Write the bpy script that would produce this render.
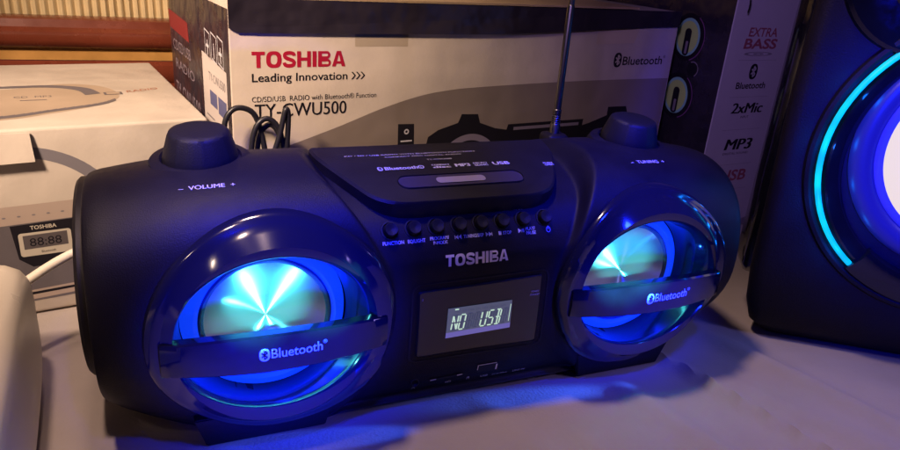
import bpy, bmesh, math, random
from mathutils import Vector, Matrix, Euler
from mathutils.bvhtree import BVHTree

random.seed(7)
for o in list(bpy.data.objects):
    bpy.data.objects.remove(o)
SC = bpy.context.scene
COL = SC.collection
PI = math.pi
R = math.radians

# ------------------------------------------------------------------ camera
PITCH, ROLL, YAW, FPX = 0.3855, -0.0804, 0.4190, 697.6
cam_d = bpy.data.cameras.new('camera')
cam = bpy.data.objects.new('camera', cam_d)
COL.objects.link(cam)
SC.camera = cam
fw = Vector((math.sin(YAW), math.cos(YAW), 0)); rt = Vector((math.cos(YAW), -math.sin(YAW), 0)); up = Vector((0, 0, 1))
f2 = fw * math.cos(PITCH) - up * math.sin(PITCH)
dn = -(up * math.cos(PITCH) + fw * math.sin(PITCH))
r2 = rt * math.cos(ROLL) + dn * math.sin(ROLL)
d2 = dn * math.cos(ROLL) - rt * math.sin(ROLL)
cm = Matrix((r2, -d2, -f2)).transposed().to_4x4()
cm.translation = Vector((-0.1702, -0.4262, 0.2780))
cam.matrix_world = cm
cam_d.sensor_width = 36
cam_d.lens = 36 * FPX / 900
cam_d.clip_start = 0.01
cam_d.clip_end = 20

# ------------------------------------------------------------------ world + lamps
w = bpy.data.worlds.new('World'); SC.world = w; w.use_nodes = True
w.node_tree.nodes['Background'].inputs[0].default_value = (0.26, 0.20, 0.55, 1)
w.node_tree.nodes['Background'].inputs[1].default_value = 0.026
SC.view_settings.view_transform = 'Standard'
SC.view_settings.look = 'None'
SC.view_settings.exposure = 0
SC.view_settings.gamma = 1
SC.cycles.use_denoising = True
SC.cycles.max_bounces = 6
SC.cycles.sample_clamp_indirect = 4


def lamp(name, kind, loc, target, energy, color, size=0.1, spot=None, blend=1.0):
    d = bpy.data.lights.new(name, kind)
    d.energy = energy; d.color = color
    if kind == 'AREA':
        d.size = size
    else:
        d.shadow_soft_size = size
    if spot:
        d.spot_size = R(spot); d.spot_blend = blend
    o = bpy.data.objects.new(name, d); COL.objects.link(o)
    o.location = loc
    v = Vector(target) - Vector(loc)
    o.rotation_euler = v.to_track_quat('-Z', 'Y').to_euler()
    return o


WARM = (1.0, 0.72, 0.52)
lamp('warm_lamp', 'SPOT', (-0.62, -0.32, 0.72), (-0.16, 0.26, 0.16), 82.0, WARM, 0.06, 43, 1.0)
lamp('warm_top_lamp', 'SPOT', (-0.15, 0.05, 1.05), (0.07, -0.18, 0.0), 21.0, (1, 0.68, 0.58), 0.05, 46, 1.0)
lamp('warm_left_lamp', 'SPOT', (-0.27, -0.22, 0.95), (-0.255, -0.06, 0.03), 18.0, (1, 0.68, 0.52), 0.03, 24, 1.0)  # added unseen spot brightening the ivory player and nearby cloth
lamp('violet_lamp', 'SPOT', (-0.30, -0.45, 0.55), (0.42, 0.14, 0.18), 9.0, (0.55, 0.34, 1.0), 0.05, 34, 1.0)  # unseen fill, added to light the tall carton violet
lamp('violet_table_lamp', 'SPOT', (0.60, -0.55, 0.45), (0.20, -0.23, 0.0), 7.0, (0.42, 0.30, 1.0), 0.06, 42, 1.0)  # added violet fill over the cloth at right, no visible source
lamp('blue_pod_lamp', 'SPOT', (-0.125, -0.34, 0.060), (-0.116, -0.09, 0.067), 54.0, (0.002, 0.010, 1.0), 0.02, 32, 1.0)  # added blue wash on the left pod from an unseen spot
lamp('blue_pod_lamp', 'SPOT', (0.130, -0.34, 0.070), (0.120, -0.09, 0.070), 44.0, (0.002, 0.010, 1.0), 0.02, 27, 1.0)  # same added wash for the right pod
lamp('blue_upper_lamp', 'SPOT', (-0.13, -0.27, 0.46), (-0.105, -0.045, 0.12), 30.0, (0.003, 0.010, 1.0), 0.03, 31, 1.0)  # unseen spot added to spread blue over the upper shell
lamp('blue_upper_lamp', 'SPOT', (0.10, -0.27, 0.46), (0.115, -0.045, 0.12), 30.0, (0.003, 0.010, 1.0), 0.03, 31, 1.0)  # added likewise on the right side
lamp('blue_cabinet_lamp', 'SPOT', (0.16, -0.42, 0.26), (0.36, -0.13, 0.17), 36.0, (0.003, 0.010, 1.0), 0.05, 44, 1.0)  # added blue fill for the party speaker front, source unseen
lamp('blue_streak_lamp', 'SPOT', (0.298, -0.128, 0.040), (0.055, -0.0945, 0.0), 19.0, (0.03, 0.12, 1.0), 0.004, 5.6, 0.7)  # unseen narrow spot added to draw the blue streak on the cloth
lamp('blue_streak_lamp', 'SPOT', (0.135, -0.125, 0.036), (-0.09, -0.0965, 0.0), 9.0, (0.03, 0.10, 1.0), 0.002, 6, 0.5)  # second added spot, carries the streak further left


# ------------------------------------------------------------------ materials
MATS = {}


def mat(name, color, rough=0.5, metal=0.0, coat=0.0, emit=None, estr=0.0, bump=None, var=None, spec=0.5, wave=None):
    """bump=(scale, strength), var=(scale, amount) : procedural micro texture and colour variation"""
    if name in MATS:
        return MATS[name]
    m = bpy.data.materials.new(name); m.use_nodes = True
    nt = m.node_tree; b = nt.nodes['Principled BSDF']
    b.inputs['Base Color'].default_value = (*color, 1)
    b.inputs['Roughness'].default_value = rough
    b.inputs['Metallic'].default_value = metal
    b.inputs['Coat Weight'].default_value = coat
    b.inputs['Coat Roughness'].default_value = 0.06
    b.inputs['Specular IOR Level'].default_value = spec
    if emit:
        b.inputs['Emission Color'].default_value = (*emit, 1)
        b.inputs['Emission Strength'].default_value = estr
    tc = nt.nodes.new('ShaderNodeTexCoord')
    if bump:
        n = nt.nodes.new('ShaderNodeTexNoise'); n.inputs['Scale'].default_value = bump[0]; n.inputs['Detail'].default_value = 4
        nt.links.new(tc.outputs['Object'], n.inputs['Vector'])
        bp = nt.nodes.new('ShaderNodeBump'); bp.inputs['Strength'].default_value = bump[1]; bp.inputs['Distance'].default_value = 0.0006
        nt.links.new(n.outputs['Fac'], bp.inputs['Height']); nt.links.new(bp.outputs['Normal'], b.inputs['Normal'])
    if wave:
        n3 = nt.nodes.new('ShaderNodeTexNoise'); n3.inputs['Scale'].default_value = wave[0]; n3.inputs['Detail'].default_value = 2
        nt.links.new(tc.outputs['Object'], n3.inputs['Vector'])
        b3 = nt.nodes.new('ShaderNodeBump'); b3.inputs['Strength'].default_value = wave[1]; b3.inputs['Distance'].default_value = 0.01
        nt.links.new(n3.outputs['Fac'], b3.inputs['Height'])
        if bump: nt.links.new(b3.outputs['Normal'], bp.inputs['Normal'])
        else: nt.links.new(b3.outputs['Normal'], b.inputs['Normal'])
    if var:
        n2 = nt.nodes.new('ShaderNodeTexNoise'); n2.inputs['Scale'].default_value = var[0]; n2.inputs['Detail'].default_value = 6
        n2.inputs['Roughness'].default_value = 0.65
        nt.links.new(tc.outputs['Object'], n2.inputs['Vector'])
        mr = nt.nodes.new('ShaderNodeMapRange'); mr.inputs[1].default_value = 0.3; mr.inputs[2].default_value = 0.7
        mr.inputs[3].default_value = 1 - var[1]; mr.inputs[4].default_value = 1 + var[1]
        nt.links.new(n2.outputs['Fac'], mr.inputs[0])
        mx = nt.nodes.new('ShaderNodeVectorMath'); mx.operation = 'SCALE'; mx.inputs[0].default_value = color
        nt.links.new(mr.outputs[0], mx.inputs['Scale'])
        nt.links.new(mx.outputs[0], b.inputs['Base Color'])
        mr2 = nt.nodes.new('ShaderNodeMapRange'); mr2.inputs[1].default_value = 0.3; mr2.inputs[2].default_value = 0.7
        mr2.inputs[3].default_value = max(0.02, rough - 0.08); mr2.inputs[4].default_value = min(1, rough + 0.08)
        nt.links.new(n2.outputs['Fac'], mr2.inputs[0]); nt.links.new(mr2.outputs[0], b.inputs['Roughness'])
    MATS[name] = m
    return m


M_BODY = mat('matte_black_plastic', (0.007, 0.0055, 0.010), 0.52, bump=(1400, 0.35), var=(40, 0.15), spec=0.22)
M_LID = mat('satin_black_plastic', (0.010, 0.008, 0.010), 0.5, bump=(1800, 0.25), var=(35, 0.15), spec=0.28)
M_KNOB = mat('rubbery_black', (0.009, 0.008, 0.011), 0.55, bump=(1200, 0.3), spec=0.3)
M_GLOSS = mat('gloss_black', (0.006, 0.006, 0.010), 0.09, coat=0.3, var=(60, 0.2))
M_RIM = mat('gloss_rim', (0.010, 0.010, 0.020), 0.13, coat=0.4)
M_GAP = mat('dark_gap', (0.006, 0.006, 0.008), 0.7)
M_SLIDE = mat('grey_plastic', (0.30, 0.26, 0.26), 0.45)
M_PRINTW = mat('pale_print', (0.62, 0.60, 0.66), 0.55)
M_SILVER = mat('silver_print', (0.90, 0.80, 0.62), 0.45)
M_STEEL = mat('antenna_chrome', (0.20, 0.19, 0.19), 0.36, metal=1.0)
M_CONE = mat('speaker_cone_rubber', (0.03, 0.03, 0.05), 0.35)
M_LEDB = mat('blue_light_ring', (0.01, 0.03, 0.2), 0.4, emit=(0.004, 0.05, 1.0), estr=0.9)
M_LEDC = mat('cyan_light_tube', (0.02, 0.2, 0.3), 0.3, emit=(0.0, 0.56, 0.82), estr=1.0)
M_LCD = mat('lcd_backlight', (0.06, 0.06, 0.12), 0.2, emit=(0.075, 0.082, 0.135), estr=0.9)
M_LCDLOW = mat('lcd_lower_glow', (0.1, 0.1, 0.3), 0.2, emit=(0.15, 0.125, 0.40), estr=0.8)
M_SEG = mat('lcd_segment_lit', (0.5, 0.6, 0.5), 0.4, emit=(0.55, 0.78, 0.55), estr=0.9)
M_GHOST = mat('lcd_segment_unlit', (0.03, 0.04, 0.10), 0.4, emit=(0.035, 0.04, 0.09), estr=0.8)
M_CARTON = mat('cream_carton', (0.62, 0.53, 0.45), 0.5, bump=(300, 0.25), var=(7, 0.14), wave=(16, 0.35))
M_KRAFT = mat('kraft_card', (0.50, 0.35, 0.20), 0.75, bump=(250, 0.4), var=(20, 0.12))
M_CARTDARK = mat('dark_carton_print', (0.028, 0.022, 0.034), 0.30, bump=(90, 0.25), var=(12, 0.25), wave=(30, 0.5))
M_CARTGREY = mat('grey_carton_print', (0.27, 0.215, 0.185), 0.5, var=(14, 0.06), wave=(16, 0.35))
M_RED = mat('red_ink', (0.50, 0.010, 0.045), 0.5)
M_INK = mat('black_ink', (0.014, 0.012, 0.018), 0.6, spec=0.15)
M_LILAC = mat('lilac_grey_ink', (0.24, 0.20, 0.25), 0.5)
M_WBOX = mat('white_carton', (0.60, 0.53, 0.46), 0.38, bump=(220, 0.3), var=(7, 0.14), wave=(14, 0.4))
M_WPRINT = mat('pale_brown_ink', (0.40, 0.30, 0.22), 0.5)
M_WGREY = mat('grey_blue_ink', (0.13, 0.115, 0.13), 0.5, var=(25, 0.12))
M_LABEL = mat('sticker_paper', (0.60, 0.54, 0.52), 0.5)
M_SBOX = mat('white_gloss_carton', (0.48, 0.43, 0.52), 0.45, bump=(200, 0.2), var=(12, 0.06))
M_INKSOFT = mat('faded_red_ink', (0.34, 0.08, 0.13), 0.5)
M_GLOWPRINT = mat('yellow_green_ink', (0.50, 0.66, 0.20), 0.5)
M_CAB = mat('cabinet_black', (0.010, 0.008, 0.013), 0.52, bump=(900, 0.6), var=(30, 0.15), spec=0.22)
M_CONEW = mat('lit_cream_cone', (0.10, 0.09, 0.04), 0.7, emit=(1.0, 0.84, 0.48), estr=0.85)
M_SURR = mat('blue_lit_ring', (0.10, 0.10, 0.22), 0.35, emit=(0.03, 0.03, 0.55), estr=0.35)  # blue light falling on the surround, put into its emission
M_WPLAST = mat('ivory_plastic', (0.80, 0.73, 0.60), 0.35, bump=(500, 0.1), var=(10, 0.05))
M_GPLAST = mat('lilac_plastic', (0.34, 0.29, 0.32), 0.30, var=(20, 0.1))
M_CABLE = mat('black_cable', (0.016, 0.015, 0.02), 0.4)
M_WOOD = mat('varnished_wood', (0.16, 0.035, 0.018), 0.28, coat=0.4, var=(9, 0.35))
M_WOODY = mat('yellow_wood', (0.42, 0.22, 0.06), 0.4, var=(14, 0.3))

# cloth: woven bump plus soft blotches
M_CLOTH = mat('table_cloth', (0.40, 0.35, 0.325), 0.8, bump=(600, 0.35), var=(9, 0.08))
M_CURT = mat('curtain_cloth', (0.60, 0.47, 0.27), 0.85, bump=(700, 0.4), var=(16, 0.1))

_n2 = M_LEDC.node_tree; _tx = _n2.nodes.new('ShaderNodeTexNoise'); _tx.inputs['Scale'].default_value = 55; _tx.inputs['Detail'].default_value = 1
_tcc = _n2.nodes.new('ShaderNodeTexCoord'); _n2.links.new(_tcc.outputs['Object'], _tx.inputs['Vector'])
_mr = _n2.nodes.new('ShaderNodeMapRange'); _mr.inputs[1].default_value = 0.3; _mr.inputs[2].default_value = 0.7; _mr.inputs[3].default_value = 0.65; _mr.inputs[4].default_value = 1.35
_n2.links.new(_tx.outputs['Fac'], _mr.inputs[0]); _n2.links.new(_mr.outputs[0], _n2.nodes['Principled BSDF'].inputs['Emission Strength'])

# brushed disc: circular brushing gives the radial streaks of the added spots aimed at it
M_DISC = bpy.data.materials.new('spun_aluminium'); M_DISC.use_nodes = True
_nt = M_DISC.node_tree; _b = _nt.nodes['Principled BSDF']
_b.inputs['Base Color'].default_value = (0.62, 0.80, 0.80, 1)
_b.inputs['Metallic'].default_value = 0.96
_b.inputs['Roughness'].default_value = 0.36
_b.inputs['Anisotropic'].default_value = 1.0
_b.inputs['Anisotropic Rotation'].default_value = 0.25
_t = _nt.nodes.new('ShaderNodeTangent'); _t.direction_type = 'RADIAL'; _t.axis = 'Z'
_nt.links.new(_t.outputs[0], _b.inputs['Tangent'])


# ------------------------------------------------------------------ object helpers
def tag(o, label=None, cat=None, group=None, kind=None):
    if label: o['label'] = label
    if cat: o['category'] = cat
    if group: o['group'] = group
    if kind: o['kind'] = kind
    return o


def thing(name, label, cat, loc=(0, 0, 0), rz=0.0, group=None):
    o = bpy.data.objects.new(name, None); COL.objects.link(o)
    o.location = loc; o.rotation_euler = (0, 0, rz); o.empty_display_size = 0.02
    return tag(o, label, cat, group)


def obj(name, bm, mats, parent=None, smooth=True, normals=True):
    if normals:
        bmesh.ops.recalc_face_normals(bm, faces=bm.faces)
    me = bpy.data.meshes.new(name)
    if smooth:
        for f in bm.faces: f.smooth = True
    bm.to_mesh(me); bm.free()
    for m in (mats if isinstance(mats, (list, tuple)) else [mats]):
        me.materials.append(m)
    if smooth:
        me.set_sharp_from_angle(angle=R(38))
    o = bpy.data.objects.new(name, me); COL.objects.link(o)
    if parent is not None: o.parent = parent
    return o


def obj_each(name, bm, mats, parent, gap=0.004):
    """one part per word, logo or patch: islands closer than gap stay together"""
    bm.verts.ensure_lookup_table(); bm.verts.index_update()
    seen = {}; isl = []
    for v in bm.verts:
        if v in seen: continue
        st = [v]; seen[v] = len(isl); grp = []
        while st:
            q = st.pop(); grp.append(q)
            for e in q.link_edges:
                o2 = e.other_vert(q)
                if o2 not in seen: seen[o2] = len(isl); st.append(o2)
        isl.append(grp)
    bbs = [([min(v.co[k] for v in g) for k in range(3)], [max(v.co[k] for v in g) for k in range(3)]) for g in isl]
    par = list(range(len(isl)))
    def fd(i):
        while par[i] != i: i = par[i]
        return i
    for i in range(len(isl)):
        for j in range(i):
            if all(bbs[i][0][k] <= bbs[j][1][k] + gap and bbs[j][0][k] <= bbs[i][1][k] + gap for k in range(3)):
                par[fd(i)] = fd(j)
    groups = {}
    for i in range(len(isl)): groups.setdefault(fd(i), []).append(i)
    out = []
    for g in groups.values():
        b2 = bmesh.new(); mp = {}
        for i in g:
            for v in isl[i]: mp[v] = b2.verts.new(v.co)
        for f in bm.faces:
            if f.verts[0] in mp:
                b2.faces.new([mp[v] for v in f.verts]).material_index = f.material_index
        out.append(obj(name, b2, mats, parent, smooth=False))
    bm.free()
    return out


def box(bm, x0, x1, y0, y1, z0, z1, mi=0, bev=0.0):
    vs = [bm.verts.new((x, y, z)) for z in (z0, z1) for y in (y0, y1) for x in (x0, x1)]
    fs = [bm.faces.new([vs[i] for i in q]) for q in ((0, 2, 3, 1), (4, 5, 7, 6), (0, 1, 5, 4), (2, 6, 7, 3), (1, 3, 7, 5), (0, 4, 6, 2))]
    for f in fs: f.material_index = mi
    if bev > 0:
        es = list({e for f in fs for e in f.edges})
        r = bmesh.ops.bevel(bm, geom=es, offset=bev, segments=3, affect='EDGES', profile=0.5)
        for f in r['faces']: f.material_index = mi
    return fs


def grid_faces(bm, rows, close_u=True, mi=0):
    """rows: list of vertex rings"""
    for a, b in zip(rows[:-1], rows[1:]):
        n = len(a)
        for i in range(n if close_u else n - 1):
            j = (i + 1) % n
            try:
                f = bm.faces.new((a[i], a[j], b[j], b[i])); f.material_index = mi
            except ValueError:
                pass


def catmull(pts, n, closed=True):
    out = []; L = len(pts)
    segs = L if closed else L - 1
    for k in range(n):
        t = k / n * segs if closed else k / (n - 1) * segs
        i = min(int(t), segs - 1); u = t - i
        def g(j):
            return pts[j % L] if closed else pts[max(0, min(L - 1, j))]
        p0, p1, p2, p3 = g(i - 1), g(i), g(i + 1), g(i + 2)
        out.append(tuple(0.5 * (2 * b + (c - a) * u + (2 * a - 5 * b + 4 * c - d) * u * u + (3 * b - a - 3 * c + d) * u ** 3)
                         for a, b, c, d in zip(p0, p1, p2, p3)))
    return out


def lathe(bm, prof, mtx=None, n=64, mi=0, cap0=True, cap1=True, ell=(1, 1), mod=None):
    """prof: [(r, h)] round local Z"""
    rows = []
    for k, (r, h) in enumerate(prof):
        row = []
        for i in range(n):
            a = 2 * PI * i / n
            rr = r * (mod(a, k) if mod else 1)
            v = Vector((rr * math.cos(a) * ell[0], rr * math.sin(a) * ell[1], h))
            row.append(bm.verts.new(mtx @ v if mtx else v))
        rows.append(row)
    grid_faces(bm, rows, True, mi)
    if cap0: bm.faces.new(rows[0][::-1]).material_index = mi
    if cap1: bm.faces.new(rows[-1]).material_index = mi
    return rows


def tube(bm, pts, r, n=10, mi=0, cap=True):
    pts = [Vector(p) for p in pts]; rows = []
    nrm = None
    for i, p in enumerate(pts):
        t = (pts[min(i + 1, len(pts) - 1)] - pts[max(i - 1, 0)]).normalized()
        if nrm is None:
            nrm = t.orthogonal().normalized()
        nrm = (nrm - t * nrm.dot(t)).normalized()
        bn = t.cross(nrm)
        rr = r[i] if isinstance(r, (list, tuple)) else r
        rows.append([bm.verts.new(p + (nrm * math.cos(2 * PI * k / n) + bn * math.sin(2 * PI * k / n)) * rr) for k in range(n)])
    grid_faces(bm, rows, True, mi)
    if cap:
        bm.faces.new(rows[0][::-1]).material_index = mi; bm.faces.new(rows[-1]).material_index = mi


def poly(bm, pts, fn, mi=0, sub=0, thick=0.0):
    """flat polygon, fn maps (u, v) -> point"""
    vs = [bm.verts.new((p[0], p[1], 0)) for p in pts]
    f = bm.faces.new(vs)
    fs = [f]
    if len(pts) > 4:
        fs = bmesh.ops.triangulate(bm, faces=[f])['faces']
    new = set(vs)
    if sub:
        es = list({e for g in fs for e in g.edges})
        r = bmesh.ops.subdivide_edges(bm, edges=es, cuts=sub, use_grid_fill=True)
        for g in r['geom']:
            if isinstance(g, bmesh.types.BMVert): new.add(g)
        fs = list({g for v in new for g in v.link_faces})
    for g in fs: g.material_index = mi
    for v in new: v.co = fn(v.co.x, v.co.y)
    return fs


def rrect(x0, x1, y0, y1, r, n=6):
    out = []
    for cx, cy, a0 in ((x1 - r, y1 - r, 0), (x0 + r, y1 - r, 90), (x0 + r, y0 + r, 180), (x1 - r, y0 + r, 270)):
        for k in range(n + 1):
            a = R(a0 + 90 * k / n); out.append((cx + r * math.cos(a), cy + r * math.sin(a)))
    return out


_TC = {}


def text_geo(s, bold=0.0):
    """2-D outline of a text at size 1: (verts, faces, x0, x1)"""
    key = (s, bold)
    if key in _TC: return _TC[key]
    c = bpy.data.curves.new('t', 'FONT'); c.body = s; c.size = 1.0; c.offset = bold; c.resolution_u = 3
    c.fill_mode = 'FRONT'
    o = bpy.data.objects.new('t', c); COL.objects.link(o)
    dg = bpy.context.evaluated_depsgraph_get(); dg.update()
    me = bpy.data.meshes.new_from_object(o.evaluated_get(dg))
    vs = [tuple(v.co)[:2] for v in me.vertices]; fs = [tuple(p.vertices) for p in me.polygons]
    bpy.data.objects.remove(o); bpy.data.curves.remove(c); bpy.data.meshes.remove(me)
    x0 = min(v[0] for v in vs); x1 = max(v[0] for v in vs)
    y0 = min(v[1] for v in vs)
    _TC[key] = (vs, fs, x0, x1)
    return _TC[key]


def text(bm, s, u, v, fn, h=None, width=None, bold=0.0, mi=0, align='l', slant=0.0, cap=0.70):
    """letters: baseline at (u, v), capital height h, total width (stretched to fit)"""
    strike = bold > 0 and any(ch in 'MW' for ch in s)
    vs, fs, x0, x1 = text_geo(s, 0.0 if strike else bold)
    sy = h / cap
    sx = (width / (x1 - x0)) if width else sy
    wd = (x1 - x0) * sx
    off = u - {'l': 0, 'c': wd / 2, 'r': wd}[align]
    bv = [bm.verts.new(fn(off + (a - x0) * sx + slant * b * sy, v + b * sy)) for a, b in vs]
    for f in fs:
        try:
            g = bm.faces.new([bv[i] for i in f]); g.material_index = mi
        except ValueError:
            pass
    if strike:      # second pass, a hair to the right and nearer, thickens the stems
        for k in (1, 2):
            bv = [bm.verts.new(fn(off + (a - x0) * sx + slant * b * sy + k * bold * 1.3 * sx, v + b * sy) + Vector((0, -2.5e-5, 1.2e-5)) * k) for a, b in vs]
            for f in fs:
                try:
                    bm.faces.new([bv[i] for i in f]).material_index = mi
                except ValueError:
                    pass
    return off, off + wd


def ribbon(bm, path, wd, fn, mi=0):
    P2 = [Vector(p) for p in path]; L = []; Q = []
    for i, p in enumerate(P2):
        t = (P2[min(i + 1, len(P2) - 1)] - P2[max(i - 1, 0)]).normalized(); n = Vector((-t.y, t.x)) * wd / 2
        L.append(bm.verts.new(fn(*(p + n)))); Q.append(bm.verts.new(fn(*(p - n))))
    for i in range(len(P2) - 1):
        bm.faces.new((L[i], L[i + 1], Q[i + 1], Q[i])).material_index = mi


def block_word(bm, u, v, h, width, fn, mi=0):
    """the seven heavy grotesque capitals of the brand, drawn as shapes; cap height 1, then scaled"""
    W = 0.235; adv = [0.86, 1.02, 0.90, 0.96, 0.34, 0.92, 0.98]; gap = 0.085
    tot = sum(adv) + gap * 6; sx = width / tot
    x = 0.0
    for ch, a in zip('TOSHIBA', adv):
        f = lambda p, q, x=x: fn(u + (x + p) * sx, v + q * h)
        def rect(p0, p1, q0, q1): poly(bm, [(p0, q0), (p1, q0), (p1, q1), (p0, q1)], f, mi)
        if ch == 'T':
            rect(0, a, 1 - W * 0.92, 1); rect(a / 2 - W * .58, a / 2 + W * .58, 0, 1 - W * 0.92)
        elif ch == 'I':
            rect(0.03, a - 0.03, 0, 1)
        elif ch == 'H':
            rect(0, W * 1.15, 0, 1); rect(a - W * 1.15, a, 0, 1); rect(W * 1.15, a - W * 1.15, 0.5 - W * .44, 0.5 + W * .44)
        elif ch == 'O':
            n = 40; rows = []
            for k0, k1, ee in ((a / 2, 0.515, 0.72), (a / 2 - W * 1.2, 0.515 - W * 0.9, 0.85)):
                rows.append([bm.verts.new(f(a / 2 + k0 * math.copysign(abs(math.cos(t)) ** ee, math.cos(t)), 0.5 + k1 * math.copysign(abs(math.sin(t)) ** ee, math.sin(t)))) for t in [2 * PI * k / n for k in range(n)]])
            grid_faces(bm, rows, True, mi)
        elif ch == 'S':
            c = catmull([(a - 0.12, 0.72), (a - 0.17, 0.85), (a * 0.5, 0.905), (0.18, 0.85), (0.13, 0.72), (0.22, 0.60), (a * 0.5, 0.51), (a - 0.20, 0.41), (a - 0.125, 0.28), (a - 0.20, 0.145), (a * 0.5, 0.095), (0.17, 0.15), (0.10, 0.30)], 44, False)
            ribbon(bm, c, W * 0.98, f, mi)
        elif ch == 'B':
            rect(0, W * 1.15, 0, 1)
            for q0, q1, ex in ((0.0, 0.50, a), (0.5002, 1.0, a - 0.05)):
                r = (q1 - q0) / 2; qc = (q0 + q1) / 2; xo = ex - r
                o_ = [(W * 1.15, q1)] + [(xo + r * math.sin(PI * k / 12), qc + r * math.cos(PI * k / 12)) for k in range(13)] + [(W * 1.15, q0)]
                ri = r - W * 0.44 * 2 * 0.80; 
                i_ = [(W * 1.15, qc + max(.05, ri))] + [(xo + max(.05, ri) * math.sin(PI * k / 12) * 1.0, qc + max(.05, ri) * math.cos(PI * k / 12)) for k in range(13)] + [(W * 1.15, qc - max(.05, ri))]
                A_ = [bm.verts.new(f(*p)) for p in o_]; B_ = [bm.verts.new(f(*p)) for p in i_]
                grid_faces(bm, [A_, B_], False, mi)
        elif ch == 'A':
            m_ = a / 2; ww = W * 1.15
            poly(bm, [(0, 0), (ww, 0), (m_, 0.80), (m_, 1.0), (m_ - 0.15, 1.0)], f, mi)
            poly(bm, [(a, 0), (m_ + 0.15, 1.0), (m_, 1.0), (m_, 0.80), (a - ww, 0)], f, mi)
            y0, y1 = 0.17, 0.34
            g = lambda q: ww + (m_ - ww) * q / 0.80
            poly(bm, [(g(y0), y0), (a - g(y0), y0), (a - g(y1), y1), (g(y1), y1)], f, mi)
        x += a + gap


def bt_mark(bm, u, v, hgt, fn, fn2, mi_bg, mi_fg, wide=0.72):
    """the oval short-range-radio mark: pale oval with the angular rune"""
    a, b = hgt * wide / 2, hgt / 2
    poly(bm, [(u + a * math.copysign(abs(math.cos(t)) ** 0.8, math.cos(t)), v + b * math.copysign(abs(math.sin(t)) ** 0.8, math.sin(t)))
              for t in [2 * PI * k / 28 for k in range(28)]], fn, mi_bg)
    s = hgt * 0.34; wv = hgt * 0.05
    path = [(-0.55, -0.5), (0.55, 0.5), (0, 1.0), (0, -1.0), (0.55, -0.5), (-0.55, 0.5)]
    for p, q in zip(path[:-1], path[1:]):
        p = Vector((u + p[0] * s, v + p[1] * s)); q = Vector((u + q[0] * s, v + q[1] * s))
        n = Vector((-(q - p).y, (q - p).x)).normalized() * wv
        poly(bm, [tuple(p + n), tuple(p - n), tuple(q - n), tuple(q + n)], fn2, mi_fg)


def ring2d(bm, cx, cy, r0, r1, fn, mi=0, n=40, a0=0, a1=360, ell=1.0):
    rows = []
    full = (a1 - a0) >= 360
    m = n if full else n + 1
    for r in (r0, r1):
        rows.append([bm.verts.new(fn(cx + ell * r * math.cos(R(a0 + (a1 - a0) * k / n)), cy + r * math.sin(R(a0 + (a1 - a0) * k / n)))) for k in range(m)])
    grid_faces(bm, rows, full, mi)


def disc2d(bm, cx, cy, r, fn, mi=0, n=36, ell=1.0):
    poly(bm, [(cx + ell * r * math.cos(2 * PI * k / n), cy + r * math.sin(2 * PI * k / n)) for k in range(n)], fn, mi)


def smooth(t):
    t = max(0.0, min(1.0, t)); return t * t * (3 - 2 * t)


# ================================================================== THE PLACE
# table top under a cloth: creases as real relief
def cloth_z(x, y):
    z = 0.0
    def crease(x0, y0, x1, y1, h, wd, fade=0.05):
        dx, dy = x1 - x0, y1 - y0; L = math.hypot(dx, dy)
        t = ((x - x0) * dx + (y - y0) * dy) / L; d = ((x - x0) * -dy + (y - y0) * dx) / L
        e = smooth((t + fade) / fade) * smooth((L + fade - t) / fade)
        return h * math.exp(-(d / wd) ** 2) * e
    z += crease(0.165, -0.075, 0.215, -0.24, 0.0050, 0.0036)
    z += crease(0.120, -0.125, 0.155, -0.26, 0.0050, 0.0090)
    z += crease(0.235, -0.090, 0.300, -0.28, 0.0060, 0.0090)
    z += crease(0.060, -0.160, 0.065, -0.25, 0.0022, 0.0060)
    z += crease(-0.30, 0.008, -0.205, 0.003, 0.0013, 0.0022)
    z += crease(-0.16, -0.10, -0.25, -0.25, 0.0015, 0.012)
    z += crease(0.19, -0.12, 0.26, -0.25, 0.0035, 0.012)
    z += crease(0.02, -0.115, 0.05, -0.20, 0.0016, 0.008)
    z += 0.0008 * smooth((-0.112 - y) / 0.03) * math.sin(38 * x + 11 * y) * math.sin(27 * y - 8 * x + 1) * smooth((-0.09 - y) / 0.05)
    f = smooth((-0.118 - y) / 0.04) * smooth((x + 0.30) / 0.1)
    z += f * 0.0012 * math.sin(90 * (x + 0.35 * y) + 2.2 * math.sin(24 * y + 9 * x)) * (0.5 + 0.5 * math.sin(17 * x - 12 * y + 0.6))
    return z - 0.0005


bm = bmesh.new()
rows = []
NX, NY = 260, 220
for j in range(NY + 1):
    y = -0.55 + 1.10 * j / NY
    rows.append([bm.verts.new((-0.65 + 1.55 * i / NX, y, cloth_z(-0.65 + 1.55 * i / NX, y))) for i in range(NX + 1)])
grid_faces(bm, rows, False)
tag(obj('table_surface', bm, M_CLOTH), kind='structure')

# wooden rail at the back of the table and the pleated curtain above it
rail = thing('wooden_rail', 'varnished red brown moulded wooden rail with yellow stripe below the curtain', 'rail', (0.1, 0.46, 0))
bm = bmesh.new()
prof = [(0.02, 0.0), (0.0, 0.0), (0.0, 0.098), (-0.004, 0.102), (-0.008, 0.112), (-0.008, 0.120), (-0.003, 0.124)]
prof2 = [(-0.002, 0.137), (-0.009, 0.140), (-0.013, 0.147), (-0.012, 0.156), (-0.006, 0.160), (-0.004, 0.168), (0.0, 0.170), (0.02, 0.170)]
for pr in (prof, prof2):
    rows = [[bm.verts.new((x, y, z)) for y, z in pr] for x in (-0.75, -0.35, 0.05, 0.75)]
    grid_faces(bm, rows, False)
obj('moulding', bm, M_WOOD, rail)
bm = bmesh.new()
box(bm, -0.75, 0.75, -0.001, 0.018, 0.1243, 0.1367)
obj('inlay_strip', bm, M_WOODY, rail)
bm = bmesh.new(); rows = []
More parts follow.
